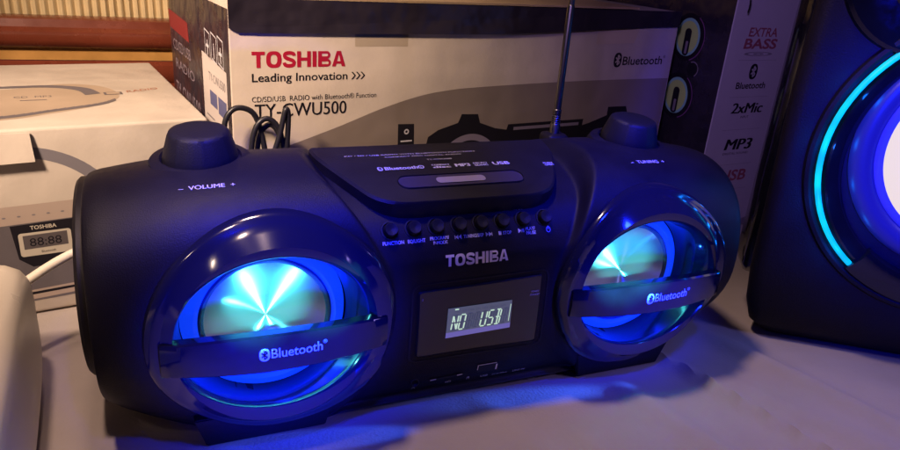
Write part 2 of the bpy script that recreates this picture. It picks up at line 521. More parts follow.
for z in (0.165, 0.20, 0.25, 0.40, 0.60):
    row = []
    for i in range(1200):
        x = -0.65 + 1.5 * i / 1199
        ph = x * 2 * PI / 0.0085
        row.append(bm.verts.new((x, 0.492 + 0.0022 * math.sin(ph + 0.8 * math.sin(x * 37)) + 0.002 * math.sin(x * 60) + 0.0005 * math.sin(z * 60 + x * 90), z)))
    rows.append(row)
grid_faces(bm, rows, False)
tag(obj('pleated_curtain', bm, M_CURT), 'beige finely pleated curtain hanging behind the wooden rail', 'curtain')

# ================================================================== cream carton of the player
CW, CH, CD = 0.459, 0.229, 0.235
car = thing('product_carton', 'large cream carton with dark top band and red lettering behind the black boombox', 'box', (-0.117, 0.110, 0), R(8))
bm = bmesh.new()
box(bm, 0.0, CW, 0.0, CD, 0.001, CH - 0.001, bev=0.0008)
obj('carton_body', bm, M_CARTON, car)
F = lambda e=0.0001: (lambda u, v: Vector((u, -e, v)))
bm = bmesh.new()   # dark band, the folded flap edge, slightly bowed
bx = [(0.0, 0.2295), (0.0, 0.2085), (0.006, 0.2055)] + [(0.006 + (CW - 0.006) * k / 24, 0.2052 + 0.0078 * smooth((k / 24 - 0.45) / 0.55)) for k in range(1, 25)] + [(CW, 0.2285)]
front = [bm.verts.new((u, -0.0016 - 0.0012 * math.sin(PI * min(1, u / CW)), v)) for u, v in bx]
back = [bm.verts.new((u, 0.0004, v)) for u, v in bx]
bm.faces.new(front); bm.faces.new(back[::-1])
for i in range(len(bx)):
    j = (i + 1) % len(bx); bm.faces.new((front[i], back[i], back[j], front[j]))
obj('top_band', bm, M_CARTDARK, car, smooth=False)
bm = bmesh.new()   # lid flap on top
box(bm, 0.003, CW - 0.06, -0.001, CD - 0.002, CH + 0.0005, CH + 0.0022)
obj('lid_flap', bm, M_KRAFT, car, smooth=False)
bm = bmesh.new()   # clear tape, a slightly paler rectangle
poly(bm, [(0.098, 0.195), (0.145, 0.195), (0.145, 0.2048), (0.098, 0.2048)], F(0.00008))
poly(bm, [(0.35, 0.196), (0.40, 0.197), (0.405, 0.211), (0.35, 0.209)], F(0.00008))
obj_each('tape', bm, mat('tape', (0.60, 0.49, 0.37), 0.4), car, 0.01)
bm = bmesh.new()   # grey swoosh
sw = [(0.0012, 0.1120), (0.0279, 0.1146), (0.0441, 0.1184), (0.0863, 0.1313), (0.122, 0.1435), (0.1591, 0.1532), (0.190, 0.1573), (0.2199, 0.1588), (0.2872, 0.1603), (0.3621, 0.161), (0.4575, 0.1604)]
sw = catmull(sw, 50, False)
for a, b in zip(sw[:-1], sw[1:]):
    poly(bm, [(a[0], 0.003), (b[0], 0.003), b, a], F(0.00008))
obj('printed_swoosh', bm, M_CARTGREY, car, smooth=False)
bm = bmesh.new()   # printed picture of the player
pic = [(0.1673, 0.1062), (0.1696, 0.1161), (0.1794, 0.1218), (0.1997, 0.1272), (0.2029, 0.135), (0.2204, 0.1341), (0.2234, 0.1258), (0.2408, 0.1197),
       (0.2539, 0.1175), (0.2553, 0.1225), (0.3476, 0.1225), (0.3470, 0.1160), (0.3560, 0.1180), (0.3787, 0.1246), (0.3786, 0.1333), (0.4037, 0.1328), (0.4069, 0.1252), (0.4322, 0.1163),
       (0.4470, 0.1), (0.4510, 0.08), (0.44, 0.045), (0.40, 0.028), (0.22, 0.028), (0.18, 0.04), (0.166, 0.07)]
poly(bm, pic, F(0.00018), 0)
ring2d(bm, 0.214, 0.082, 0.028, 0.034, F(0.00026), 1, 40, 20, 160)
ring2d(bm, 0.395, 0.080, 0.028, 0.034, F(0.00026), 1, 40, 20, 160)
poly(bm, [(0.262, 0.1195), (0.342, 0.1195), (0.342, 0.1165), (0.262, 0.1165)], F(0.00026), 1)
poly(bm, [(0.1393, 0.1297), (0.1549, 0.1290), (0.1563, 0.100), (0.1403, 0.100)], F(0.00018), 0)
for vv in (0.1135, 0.1095, 0.1055):
    poly(bm, [(0.1425, vv), (0.1535, vv), (0.1535, vv + 0.0013), (0.1425, vv + 0.0013)], F(0.00026), 2)
ring2d(bm, 0.1478, 0.1225, 0.0012, 0.0024, F(0.00026), 2, 14)
obj('printed_picture', bm, [M_INK, M_LILAC, M_PRINTW], car, smooth=False)
bm = bmesh.new()
block_word(bm, 0.0158, 0.1798, 0.0120, 0.0742, F(0.00018))
obj('brand_lettering', bm, M_RED, car, smooth=False)
bm = bmesh.new()
text(bm, 'Leading Innovation', 0.0155, 0.1694, F(0.00018), h=0.0062, width=0.0765, bold=0.012)
for k in range(3):
    u0 = 0.0952 + k * 0.0040
    for s in (1, -1):
        poly(bm, [(u0, 0.1722 + s * 0.0030), (u0 + 0.0014, 0.1722 + s * 0.0030), (u0 + 0.0042, 0.1722), (u0 + 0.0028, 0.1722)], F(0.00018))
text(bm, 'CD/SD/USB  RADIO with Bluetooth\u00ae Function', 0.0150, 0.1540, F(0.00018), h=0.0041, width=0.103)
text(bm, 'TY-CWU500', 0.0169, 0.1418, F(0.00018), h=0.0106, width=0.0745, bold=0.006)
a0, a1 = text(bm, 'Bluetooth', 0.3885, 0.1755, F(0.00018), h=0.0084, width=0.0555, bold=0.012)
text(bm, '\u00ae', a1 + 0.0008, 0.1815, F(0.00018), h=0.003)
bt_mark(bm, 0.3815, 0.1805, 0.0145, F(0.00018), F(0.00026), 0, 1)
obj_each('printed_lettering', bm, [M_INK, M_CARTON], car, 0.003)
# the dark left side with its marks; here u runs from the far edge to the front edge
S = lambda e=0.0004: (lambda u, v: Vector((-e, -u, v)))
bm = bmesh.new()
poly(bm, [(-CD, 0.002), (-0.0015, 0.002), (-0.0015, 0.2215), (-CD, 0.2215)], S(0.00008))
obj('dark_side_print', bm, M_CARTDARK, car, smooth=False)
bm = bmesh.new()
poly(bm, [(-0.238, 0.196), (-0.148, 0.193), (-0.145, 0.176), (-0.234, 0.179)], S(0.00022), 0)
for k in range(3):
    u0 = -0.080 + k * 0.0215
    o_ = [(u0, 0.177), (u0 + 0.018, 0.1745), (u0 + 0.018, 0.196), (u0, 0.1985)]
    for i in range(4):
        p = Vector(o_[i]); q = Vector(o_[(i + 1) % 4]); nn = Vector((-(q - p).y, (q - p).x)).normalized() * 0.0011
        poly(bm, [tuple(p), tuple(q), tuple(q + nn), tuple(p + nn)], S(0.00022), 1)
    poly(bm, [(u0 + 0.008, 0.178), (u0 + 0.010, 0.178), (u0 + 0.010, 0.190), (u0 + 0.008, 0.190)], S(0.00022), 1)
    if k != 1:
        poly(bm, [(u0 + 0.004, 0.184), (u0 + 0.014, 0.184), (u0 + 0.014, 0.1865), (u0 + 0.004, 0.1865)], S(0.0003), 1)
text(bm, 'CD/SD/USB', -0.222, 0.160, S(0.00022), h=0.010, width=0.080, mi=2)
text(bm, 'RADIO', -0.215, 0.143, S(0.00022), h=0.009, width=0.085, mi=2)
text(bm, 'TY-CWU500', -0.222, 0.112, S(0.00022), h=0.017, width=0.11, mi=2)
obj_each('side_lettering', bm, [mat('red_side_ink', (0.22, 0.018, 0.022), 0.5), M_PRINTW, mat('dull_print', (0.25, 0.20, 0.25), 0.5)], car, 0.006)
bm = bmesh.new()
poly(bm, [(-0.094, 0.178), (-0.012, 0.174), (-0.012, 0.090), (-0.094, 0.094)], S(0.00022), 0)
text(bm, 'TY-CWU500', -0.072, 0.158, S(0.00034), h=0.007, width=0.055, mi=1)
poly(bm, [(-0.070, 0.138), (-0.046, 0.138), (-0.046, 0.150), (-0.070, 0.150)], S(0.00034), 2)
poly(bm, [(-0.042, 0.136), (-0.016, 0.136), (-0.016, 0.150), (-0.042, 0.150)], S(0.00034), 2)
for k in range(12):
    u0 = -0.045 + k * 0.0024
    poly(bm, [(u0, 0.096), (u0 + 0.0010 + 0.0005 * (k % 3), 0.096), (u0 + 0.0010 + 0.0005 * (k % 3), 0.121), (u0, 0.121)], S(0.00034), 1)
for k in range(3):
    poly(bm, [(-0.085, 0.114 + k * 0.006), (-0.058, 0.114 + k * 0.006), (-0.058, 0.1155 + k * 0.006), (-0.085, 0.1155 + k * 0.006)], S(0.00034), 1)
obj('sticker', bm, [M_LABEL, mat('grey_ink', (0.2, 0.18, 0.2), 0.5), mat('blue_ink', (0.10, 0.11, 0.25), 0.5)], car, smooth=False)

# ================================================================== white carton at the left
wb = thing('product_carton', 'white carton with printed picture of a radio on its top, left of the cream carton', 'box', (-0.1336, 0.1226, 0), R(9))
WH, WD, WW = 0.140, 0.240, 0.36
bm = bmesh.new()
box(bm, -WW, 0, 0, WD, 0.001, WH, bev=0.0025)
obj('carton_body', bm, M_WBOX, wb)
T = lambda e=0.0004: (lambda u, v: Vector((u, v, WH + e)))
bm = bmesh.new()   # picture of a player on the top face
outer = [(-0.20, 0.128), (-0.1325, 0.1274), (-0.100, 0.140), (-0.0812, 0.1427), (-0.060, 0.130), (-0.050, 0.106), (-0.052, 0.080), (-0.0712, 0.0564), (-0.10, 0.040), (-0.1338, 0.026), (-0.20, 0.020)]
poly(bm, catmull(outer, 60), T(0.0001), 0)
arc = catmull([(-0.19, 0.137), (-0.13, 0.140), (-0.095, 0.139), (-0.070, 0.124), (-0.062, 0.100)], 24, False)
arc2 = catmull([(-0.19, 0.130), (-0.13, 0.132), (-0.098, 0.130), (-0.079, 0.116), (-0.074, 0.096)], 24, False)
for i in range(23):
    poly(bm, [arc[i], arc[i + 1], arc2[i + 1], arc2[i]], T(0.0002), 1)
low = catmull([(-0.20, 0.022), (-0.134, 0.030), (-0.10, 0.044), (-0.068, 0.058), (-0.054, 0.072)], 24, False)
for i in range(23):
    poly(bm, [low[i], low[i + 1], (low[i + 1][0], low[i + 1][1] + 0.008), (low[i][0], low[i][1] + 0.007)], T(0.0002), 1)
text(bm, 'CD  MP3', -0.124, 0.094, T(0.0002), h=0.006, width=0.026, mi=1)
poly(bm, [(-0.120, 0.084), (-0.102, 0.084), (-0.102, 0.086), (-0.120, 0.086)], T(0.0002), 1)
poly(bm, [(-0.060, 0.094), (-0.046, 0.094), (-0.046, 0.104), (-0.060, 0.104)], T(0.0002), 1)
poly(bm, [(-0.058, 0.0955), (-0.048, 0.0955), (-0.048, 0.1025), (-0.058, 0.1025)], T(0.0003), 0)
text(bm, 'RADIO', -0.042, 0.100, lambda u, v: T(0.0002)(u, v + 0.35 * (u + 0.042)), h=0.007, width=0.026, mi=2, bold=0.01)
obj('top_picture', bm, [mat('wb_top_tint', (0.42, 0.325, 0.245), 0.45, var=(20, 0.1)), M_WGREY, mat('rust_ink', (0.42, 0.17, 0.10), 0.5)], wb, smooth=False)
bm = bmesh.new()   # front print: handle arc, grey lower half, small display
ring2d(bm, -0.130, 0.068, 0.052, 0.060, F(0.00008), 1, 40, 0, 180, 1.10)
poly(bm, [(-0.30, 0.068), (-0.060, 0.074), (-0.060, 0.0125), (-0.30, 0.008)], F(0.00016), 0)
poly(bm, [(-0.30, 0.083), (-0.060, 0.087), (-0.060, 0.074), (-0.30, 0.068)], F(0.00012), 3)
poly(bm, [(-0.1385, 0.0712), (-0.0985, 0.0725), (-0.099, 0.046), (-0.108, 0.0395), (-0.128, 0.0385), (-0.136, 0.0455)], F(0.00022), 2)
poly(bm, rrect(-0.1345, -0.1015, 0.0470, 0.0650, 0.002), F(0.00032), 4)
poly(bm, [(-0.1318, 0.0525), (-0.1040, 0.0530), (-0.1040, 0.0635), (-0.1318, 0.0630)], F(0.00040), 5)
text(bm, '88:88', -0.128, 0.0545, F(0.00048), h=0.0062, width=0.020, mi=2)
text(bm, 'TOSHIBA', -0.1265, 0.0672, F(0.00032), h=0.0028, width=0.0165, mi=4, bold=0.02)
text(bm, 'Bluetooth', -0.1215, 0.0488, F(0.00040), h=0.0018, width=0.009, mi=2)
poly(bm, [(-0.135, 0.0125), (-0.098, 0.0140), (-0.098, 0.0215), (-0.135, 0.0200)], F(0.00022), 3)
poly(bm, [(-0.132, 0.0165), (-0.100, 0.0175), (-0.100, 0.0195), (-0.132, 0.0185)], F(0.0003), 2)
for k in range(9):
    disc2d(bm, -0.150 + k * 0.009, 0.0775 + 0.0002 * k, 0.0006, F(0.00022), 1, 8, 2.0)
obj('front_picture', bm, [M_WGREY, mat('arc_ink', (0.20, 0.185, 0.21), 0.5), M_INK, mat('warm_ink', (0.44, 0.35, 0.30), 0.5), mat('silver_ink', (0.55, 0.5, 0.42), 0.5), mat('screen_ink', (0.10, 0.085, 0.09), 0.5)], wb, smooth=False)
bm = bmesh.new()   # lifted card flap at the top edge
vs = [(-0.36, -0.002, 0.138), (-0.118, -0.002, 0.1375), (-0.117, -0.0055, 0.118), (-0.36, -0.006, 0.116)]
a = [bm.verts.new(v) for v in vs]; b = [bm.verts.new((v[0], v[1] + 0.0012, v[2])) for v in vs]
bm.faces.new(a); bm.faces.new(b[::-1])
for i in range(4): bm.faces.new((a[i], b[i], b[(i + 1) % 4], a[(i + 1) % 4]))
obj('corner_flap', bm, M_WBOX, wb, smooth=False)

# ================================================================== tall white/dark carton at the right
tb = thing('tall_carton', 'tall carton with white front listing features and dark side, between cream carton and big speaker', 'box', (0.360, 0.122, 0), R(5))
bm = bmesh.new()
box(bm, 0, 0.30, 0, 0.26, 0.001, 0.52, bev=0.001)
obj('carton_body', bm, M_SBOX, tb)
bm = bmesh.new()
poly(bm, [(-0.26, 0.002), (-0.0012, 0.002), (-0.0012, 0.519), (-0.26, 0.519)], S(0.00008), 0)
for (dd, zz) in ((-0.0551, 0.203), (-0.0559, 0.1412)):
    disc2d(bm, dd, zz, 0.0245, S(0.00016), 1, 36, 0.92)
    ring2d(bm, dd, zz, 0.0235, 0.0245, S(0.00024), 3, 36, -70, 60, 0.95)
    disc2d(bm, dd, zz, 0.0195, S(0.00024), 2, 36, 0.86)
    ring2d(bm, dd, zz, 0.0165, 0.0195, S(0.00032), 4, 36, 0, 360, 0.86)
    poly(bm, rrect(dd - 0.0045, dd + 0.0045, zz - 0.019, zz + 0.009, 0.004), S(0.00042), 1)
    poly(bm, rrect(dd - 0.0012, dd + 0.0022, zz - 0.017, zz - 0.004, 0.001), S(0.0005), 5)
disc2d(bm, -0.040, 0.172, 0.008, S(0.00024), 1, 20)
ring2d(bm, -0.040, 0.172, 0.007, 0.008, S(0.00034), 5, 20, -60, 120)
obj('side_picture', bm, [M_CARTDARK, M_INK, M_GLOWPRINT, mat('violet_ink', (0.22, 0.07, 0.24), 0.5), mat('cyan_ink', (0.25, 0.55, 0.50), 0.5), M_LILAC], tb, smooth=False)
bm = bmesh.new()
text(bm, 'EXTRA', 0.0250, 0.2120, F(), h=0.0085, width=0.042, mi=1, bold=0.02, slant=0.1)
text(bm, 'BASS', 0.0215, 0.2000, F(), h=0.0095, width=0.048, mi=1, bold=0.03, slant=0.1)
ring2d(bm, 0.0455, 0.1945, 0.0016, 0.0022, F(), 3, 30, 0, 360, 9.5)
ring2d(bm, 0.0455, 0.1945, 0.0004, 0.0010, F(), 3, 30, 0, 360, 8.0)
bt_mark(bm, 0.0445, 0.1765, 0.0160, F(), F(0.00018), 0, 2)
text(bm, 'Bluetooth', 0.0235, 0.1590, F(), h=0.0066, width=0.044, mi=0, bold=0.02)
text(bm, '2xMic', 0.0245, 0.1330, F(), h=0.0110, width=0.0455, mi=0, bold=0.025, slant=0.15)
text(bm, 'INPUT', 0.0410, 0.1275, F(), h=0.0026, width=0.012, mi=0)
text(bm, 'MP3', 0.0270, 0.0930, F(), h=0.0120, width=0.0385, mi=0, bold=0.03, slant=0.2)
text(bm, 'DIGITAL SOUND', 0.0270, 0.0875, F(), h=0.0025, width=0.0385, mi=0)
text(bm, 'USB', 0.0305, 0.0575, F(), h=0.0120, width=0.0400, mi=1, bold=0.025, slant=0.1)
for zz in (0.188, 0.150, 0.115, 0.076, 0.047):
    poly(bm, [(0.018, zz), (0.076, zz), (0.076, zz + 0.0003), (0.018, zz + 0.0003)], F(), 3)
obj_each('front_lettering', bm, [M_INK, M_INKSOFT, M_SBOX, mat('hairline_ink', (0.28, 0.24, 0.30), 0.5)], tb, 0.003)
bm = bmesh.new()
hump = [(0.06, 0.002), (0.16, 0.002), (0.16, 0.016)] + [(0.135 - 0.045 * math.cos(PI * k / 16) * -1 - 0.0 if False else 0.155 - 0.09 * k / 16, 0.004 + 0.016 * math.sin(PI * (0.5 + 0.5 * k / 16))) for k in range(17)]
poly(bm, hump, F(0.00012))
obj('grey_arc_print', bm, mat('arc_grey', (0.20, 0.17, 0.24), 0.5), tb, smooth=False)
bm = bmesh.new()
tube(bm, catmull([(0.012, -0.004, 0.235), (0.010, -0.006, 0.245), (0.006, -0.005, 0.256), (0.000, -0.003, 0.262), (-0.006, 0.001, 0.27)], 16, False), 0.0007, 8)
tag(obj('thin_cord', bm, M_CABLE), 'short thin dark cord hanging over the top corner of the tall carton', 'cord').matrix_world = tb.matrix_basis.copy()

# ================================================================== big party speaker at the right
yd = math.atan2(-0.047, 0.065)
cab = thing('party_speaker', 'big black party speaker with cyan ring light round a lit cream cone', 'speaker', (0.283, -0.093, 0), yd)
XL, XR, DEP, HT = -0.047, 0.217, 0.195, 0.46
bm = bmesh.new()
# cabinet: stacked rounded-rectangle sections, narrowing at foot
rows = []
for z, ins in ((0.0, 0.030), (0.003, 0.020), (0.012, 0.0095), (0.03, 0.004), (0.06, 0.001), (0.12, 0.0), (0.2, -0.002), (0.26, -0.001), (0.34, 0.0), (0.42, 0.0), (0.45, 0.006), (HT, 0.02)):
    ring = [(0.085 + (x_ - 0.085) * (1 - 0.52 * y_ / DEP), y_) for x_, y_ in rrect(XL + ins, XR - ins, 0.0 + max(0, ins) * 0.6, DEP - max(0, ins), 0.014, 8)]
    rows.append([bm.verts.new((x, y, z)) for x, y in ring])
grid_faces(bm, rows, True)
bm.faces.new(rows[0][::-1]); bm.faces.new(rows[-1])
obj('cabinet', bm, M_CAB, cab)
# matrix : local z of a lathe = outwards from the front (-y)
def front_m(x, z, d=0.0, tilt=0.0):
    m = Matrix(((1, 0, 0, x), (0, 0, -1, -d), (0, 1, 0, z), (0, 0, 0, 1)))
    return m @ Matrix.Rotation(tilt, 4, 'X')
WCX, WCZ = 0.085, 0.158
bm = bmesh.new()
lathe(bm, [(0.112, 0.0005), (0.111, 0.003), (0.1085, 0.004), (0.1065, 0.003), (0.1055, 0.0008)], front_m(WCX, WCZ), 96, cap0=False, cap1=False)
obj('woofer_trim', bm, M_CAB, cab)
bm = bmesh.new()
lathe(bm, [(0.0985, 0.0008), (0.098, 0.0055), (0.0965, 0.0065), (0.088, 0.0035), (0.086, 0.001)], front_m(WCX, WCZ), 96, cap0=False, cap1=False)
obj('woofer_bezel', bm, M_GLOSS, cab)
arcp = []
for k in range(73):
    a = R(233 - (233 + 53) * k / 72)
    arcp.append((WCX + 0.1020 * math.cos(a), -0.0030, WCZ + 0.1020 * math.sin(a)))
bm = bmesh.new(); tube(bm, arcp, 0.0021, 12)
obj('ring_light', bm, M_LEDC, cab)
cabm = Matrix.Translation((0.283, -0.093, 0)) @ Matrix.Rotation(yd, 4, 'Z')
for k in range(2, 73, 6):
    dl = bpy.data.lights.new('ring_led', 'POINT'); dl.energy = 0.020; dl.color = (0.004, 0.16, 1.0); dl.shadow_soft_size = 0.004
    ol = bpy.data.objects.new('ring_led', dl); COL.objects.link(ol); ol.location = cabm @ (Vector(arcp[k]) + Vector((0, -0.012, 0)))
bm = bmesh.new()
lathe(bm, [(0.0845, 0.001), (0.082, 0.0045), (0.077, 0.006), (0.071, 0.0045), (0.0680, 0.0012)], front_m(WCX, 0.168), 96, cap0=False, cap1=False)
obj('cone_surround', bm, mat('surround_rubber', (0.05, 0.045, 0.11), 0.32), cab)
bm = bmesh.new()
lathe(bm, [(0.0680, 0.0012), (0.0655, 0.0030), (0.0625, 0.0030)], front_m(WCX, 0.168), 96, cap0=False, cap1=False)
obj('lit_ring', bm, M_SURR, cab)
bm = bmesh.new()
lathe(bm, [(0.0625, 0.0030), (0.060, 0.0024), (0.040, 0.0012), (0.026, 0.0008)], front_m(WCX, 0.168), 96, cap0=False, cap1=False)
obj('cone', bm, M_CONEW, cab)
bm = bmesh.new()
lathe(bm, [(0.026, 0.0008), (0.025, 0.003), (0.018, 0.008), (0.008, 0.0108), (0.0005, 0.0115)], front_m(WCX, 0.168), 48, cap0=False)
obj('dust_cap', bm, mat('dust_cap_grey', (0.5, 0.5, 0.5), 0.4), cab)
# two tweeters
for tx in (0.022, 0.148):
    bm = bmesh.new()
    lathe(bm, [(0.0570, 0.0006), (0.0560, 0.0035), (0.0535, 0.0045), (0.0510, 0.0030), (0.044, 0.0015), (0.030, 0.0009)], front_m(tx, 0.286), 64, cap0=False, cap1=False)
    tw = obj('tweeter', bm, M_GLOSS, cab)
    bm = bmesh.new()
    lathe(bm, [(0.030, 0.0009), (0.026, 0.004), (0.015, 0.0075), (0.0005, 0.009)], front_m(tx, 0.286), 48, cap0=False)
    obj('dome', bm, M_GLOSS, tw)
bm = bmesh.new()   # brace below the woofer where the ring light stops
for sx in (-1, 1):
    rows = []
    for k in range(13):
        a = R(270 + sx * (38 - 30 * k / 12))
        rows.append([bm.verts.new((WCX + rr * math.cos(a), -hh, WCZ + rr * math.sin(a))) for rr, hh in ((0.1075, 0.0006), (0.106, 0.006), (0.094, 0.009), (0.086, 0.0075), (0.084, 0.001))])
    grid_faces(bm, rows, False)
    bm.faces.new(rows[0]); bm.faces.new(rows[-1][::-1])
obj('woofer_brace', bm, M_GLOSS, cab)
bm = bmesh.new()   # carrying handle: a padded bar standing off the left side
rows = []
for z, s in ((0.040, 0.3), (0.043, 0.7), (0.050, 1.0), (0.12, 1.0), (0.2, 1.0), (0.30, 1.0), (0.345, 1.0), (0.352, 0.7), (0.356, 0.3)):
    ring = rrect(-0.011 * s, 0.011 * s, -0.022 * s, 0.022 * s, 0.0085 * s, 5)
    rows.append([bm.verts.new((XL + 0.013 + x * 0.8, 0.050 + y, z)) for x, y in ring])
grid_faces(bm, rows, True); bm.faces.new(rows[0][::-1]); bm.faces.new(rows[-1])
obj('handle', bm, M_GLOSS, cab)

# ================================================================== ivory device at the left edge
iv = thing('ivory_radio', 'rounded ivory plastic portable player with a carrying handle at the left edge', 'player', (-0.345, -0.11, 0), R(3))
bm = bmesh.new(); rows = []
for x, s in ((-0.15, 1), (-0.02, 1), (0.03, 1.0), (0.060, 0.99), (0.080, 0.965), (0.092, 0.93), (0.099, 0.88), (0.1030, 0.80), (0.1045, 0.70), (0.1050, 0.45)):
    row = []
    for k in range(72):
        a = 2 * PI * k / 72
        cy = 0.140 * math.copysign(abs(math.cos(a)) ** 0.45, math.cos(a)); cz = 0.046 * math.copysign(abs(math.sin(a)) ** 0.50, math.sin(a))
        row.append(bm.verts.new((x, cy * (0.35 + 0.65 * s), 0.047 + cz * s)))
    rows.append(row)
grid_faces(bm, rows, True); bm.faces.new(rows[0][::-1]); bm.faces.new(rows[-1])
obj('body', bm, M_WPLAST, iv)
bm = bmesh.new()   # moulding seam running round the body
ring = []
for k in range(72):
    a = 2 * PI * k / 72
    ring.append((0.0855, 0.140 * math.copysign(abs(math.cos(a)) ** 0.45, math.cos(a)) * 0.969, 0.047 + 0.046 * math.copysign(abs(math.sin(a)) ** 0.5, math.sin(a)) * 0.953))
tube(bm, ring + ring[:1], 0.0006, 6, cap=False)
obj('seam', bm, mat('seam_grey', (0.16, 0.14, 0.13), 0.6), iv)
bm = bmesh.new()
hp = catmull([(0.080, 0.122, 0.050), (0.096, 0.138, 0.058), (0.118, 0.153, 0.066), (0.140, 0.163, 0.071), (0.160, 0.166, 0.073)], 20, False)
tube(bm, hp, 0.0030, 12)
obj('handle', bm, M_WPLAST, iv)

# ================================================================== THE BOOMBOX
bb = thing('boombox', 'black boombox with two blue lit speakers and small lit display in the centre', 'boombox')
CP = [(.06, .006), (-.068, .004), (-.078, .010), (-.084, .03), (-.0875, .065), (-.088, .098), (-.0855, .110), (-.078, .122), (-.066, .131), (-.045, .138), (-.015, .1425), (.02, .138), (.055, .125), (.08, .10), (.088, .065), (.08, .02)]
PP = [(.06, .003), (-.066, .003), (-.081, .006), (-.089, .03), (-.0935, .06), (-.0935, .095), (-.0895, .119), (-.081, .135), (-.066, .1465), (-.045, .1525), (-.018, .1535), (.012, .147), (.045, .131), (.072, .103), (.082, .065), (.076, .018)]
EP = [(.04, .016), (-.040, .014), (-.060, .021), (-.080, .040), (-.0905, .065), (-.0905, .095), (-.084, .119), (-.072, .135), (-.055, .1455), (-.034, .1495), (-.012, .1475), (.012, .141), (.042, .124), (.066, .098), (.076, .065), (.068, .030)]
NR = 256
ep = catmull(EP, NR); cp = catmull(CP, NR); pp = catmull(PP, NR)
PCZ = 0.0775
PX = {-1: -0.1180, 1: 0.1245}


XE = 0.209


def end_scale(ax):
    t = max(0.0, (ax - 0.130) / (XE - 0.130))
    s = 1 - 0.060 * t ** 2.2
    e = max(0.0, (ax - XE + 0.008) / 0.008)
    return s - 0.035 * (1 - math.sqrt(max(0, 1 - min(1, e) ** 2)))


xs = [-XE + 2 * XE * i / 320 for i in range(321)]
xs = sorted(set([round(x, 5) for x in xs] + [s_ * (XE - e_) for s_ in (-1, 1) for e_ in (0.0003, 0.0008, 0.0015, 0.003)]))
bm = bmesh.new(); rows = []
for x in xs:
    ax = abs(x); s = end_scale(ax); row = []; pc = abs(PX[1 if x > 0 else -1])
    for k in range(NR):
        cy, cz = cp[k]; py, pz = pp[k]; ey, ez = ep[k]
        te = max(0.0, (ax - 0.120) / (XE - 0.120)) ** 1.6
        py += (ey - py) * te; pz += (ez - pz) * te
        if ax >= pc:
            wt = 1.0
        else:
            wt = smooth((1.0 - math.hypot((ax - pc) / 0.068, (pz - PCZ) / 0.094)) / 0.115)
        y = cy + (py - cy) * wt; z = cz + (pz - cz) * wt
        yy = y * (0.4 + 0.6 * s); zz = 0.080 + (z - 0.080) * s
        if y < -0.03 and math.hypot((ax - pc) / 0.0560, (zz - 0.0755) / 0.0480) < 1.0:
            yy = -0.040          # the well the loudspeaker sits in
        row.append(bm.verts.new((x, yy, zz)))
    rows.append(row)
grid_faces(bm, rows, True)
bm.faces.new(rows[0][::-1]); bm.faces.new(rows[-1])
bmesh.ops.recalc_face_normals(bm, faces=bm.faces)
BV = BVHTree.FromBMesh(bm)
obj('body', bm, M_BODY, bb)


def snap(e=0.0003, d=(0, 1, 0), start=-0.3):
    """(x, z) on the front -> point on the body"""
    def fn(u, v):
        h, n, i, t = BV.ray_cast(Vector((u, start, v)), Vector(d))
        if h is None:
            return Vector((u, -0.085, v))
        return h + n * e
    return fn


def snap_dir(origin, ux, uv, d, e=0.0003):
    ux, uv, d, origin = map(Vector, (ux, uv, d, origin))
    def fn(u, v):
        p = origin + ux * u + uv * v
        h, n, i, t = BV.ray_cast(p - d * 0.1, d)
        return (h + n * e) if h is not None else p
    return fn


# end caps: raised oval plates with a dark recess
for sx in (-1, 1):
    bm = bmesh.new()
    m = Matrix(((0, 0, sx, sx * (XE - 0.001)), (1, 0, 0, -0.006), (0, 1, 0, 0.080), (0, 0, 0, 1)))
    lathe(bm, [(0.066, 0.0), (0.066, 0.0055), (0.064, 0.0072), (0.050, 0.0072), (0.048, 0.0036), (0.040, 0.0028)], m, 72, cap0=False, ell=(1.0, 0.86))
    e_ = obj('end_cap', bm, M_LID, bb)
    bm = bmesh.new()
    lathe(bm, [(0.046, 0.0031), (0.044, 0.0040), (0.030, 0.0044), (0.001, 0.0046)], m, 48, cap0=False, ell=(1.0, 0.86))
    obj('end_inset', bm, M_GLOSS, e_)

# volume and tuning knobs
for sx in (-1, 1):
    base = Vector((sx * 0.1480, -0.0190, 0.1490))
    m = Matrix.Translation(base) @ Matrix.Rotation(sx * 0.03, 4, 'Y') @ Matrix.Rotation(0.10, 4, 'X')
    bm = bmesh.new()
    lathe(bm, [(0.0315, -0.012), (0.0298, 0.0), (0.0278, 0.0034), (0.0225, 0.0050), (0.0212, 0.0034)], m, 64, cap0=False, cap1=False)
    obj('knob_collar', bm, M_BODY, bb)
    bm = bmesh.new()
    lathe(bm, [(0.0205, -0.002), (0.0205, 0.0050), (0.0198, 0.0085), (0.0168, 0.0185), (0.0160, 0.0200), (0.0140, 0.0209), (0.0120, 0.0211)], m, 96, cap0=False,
          mod=lambda a, k: 1 + (0.016 * max(0, math.cos(8 * a)) ** 6 if 1 <= k <= 4 else 0))
    kb = obj('control_knob', bm, M_KNOB, bb)

# lettering round the knobs
bm = bmesh.new()
for cx, word, wd in ((-0.1482, '\u2013  VOLUME  +', 0.0285), (0.1365, '\u2013  TUNING  +', 0.0285)):
    fn = snap_dir((cx, -0.060, 0.150), (1, 0, 0), (0, 0.75, 0.66), (0, 0.66, -0.75))
    text(bm, word, 0, -0.0012, fn, h=0.0030, width=wd, align='c', bold=0.012)
obj_each('knob_lettering', bm, M_PRINTW, bb, 0.012)

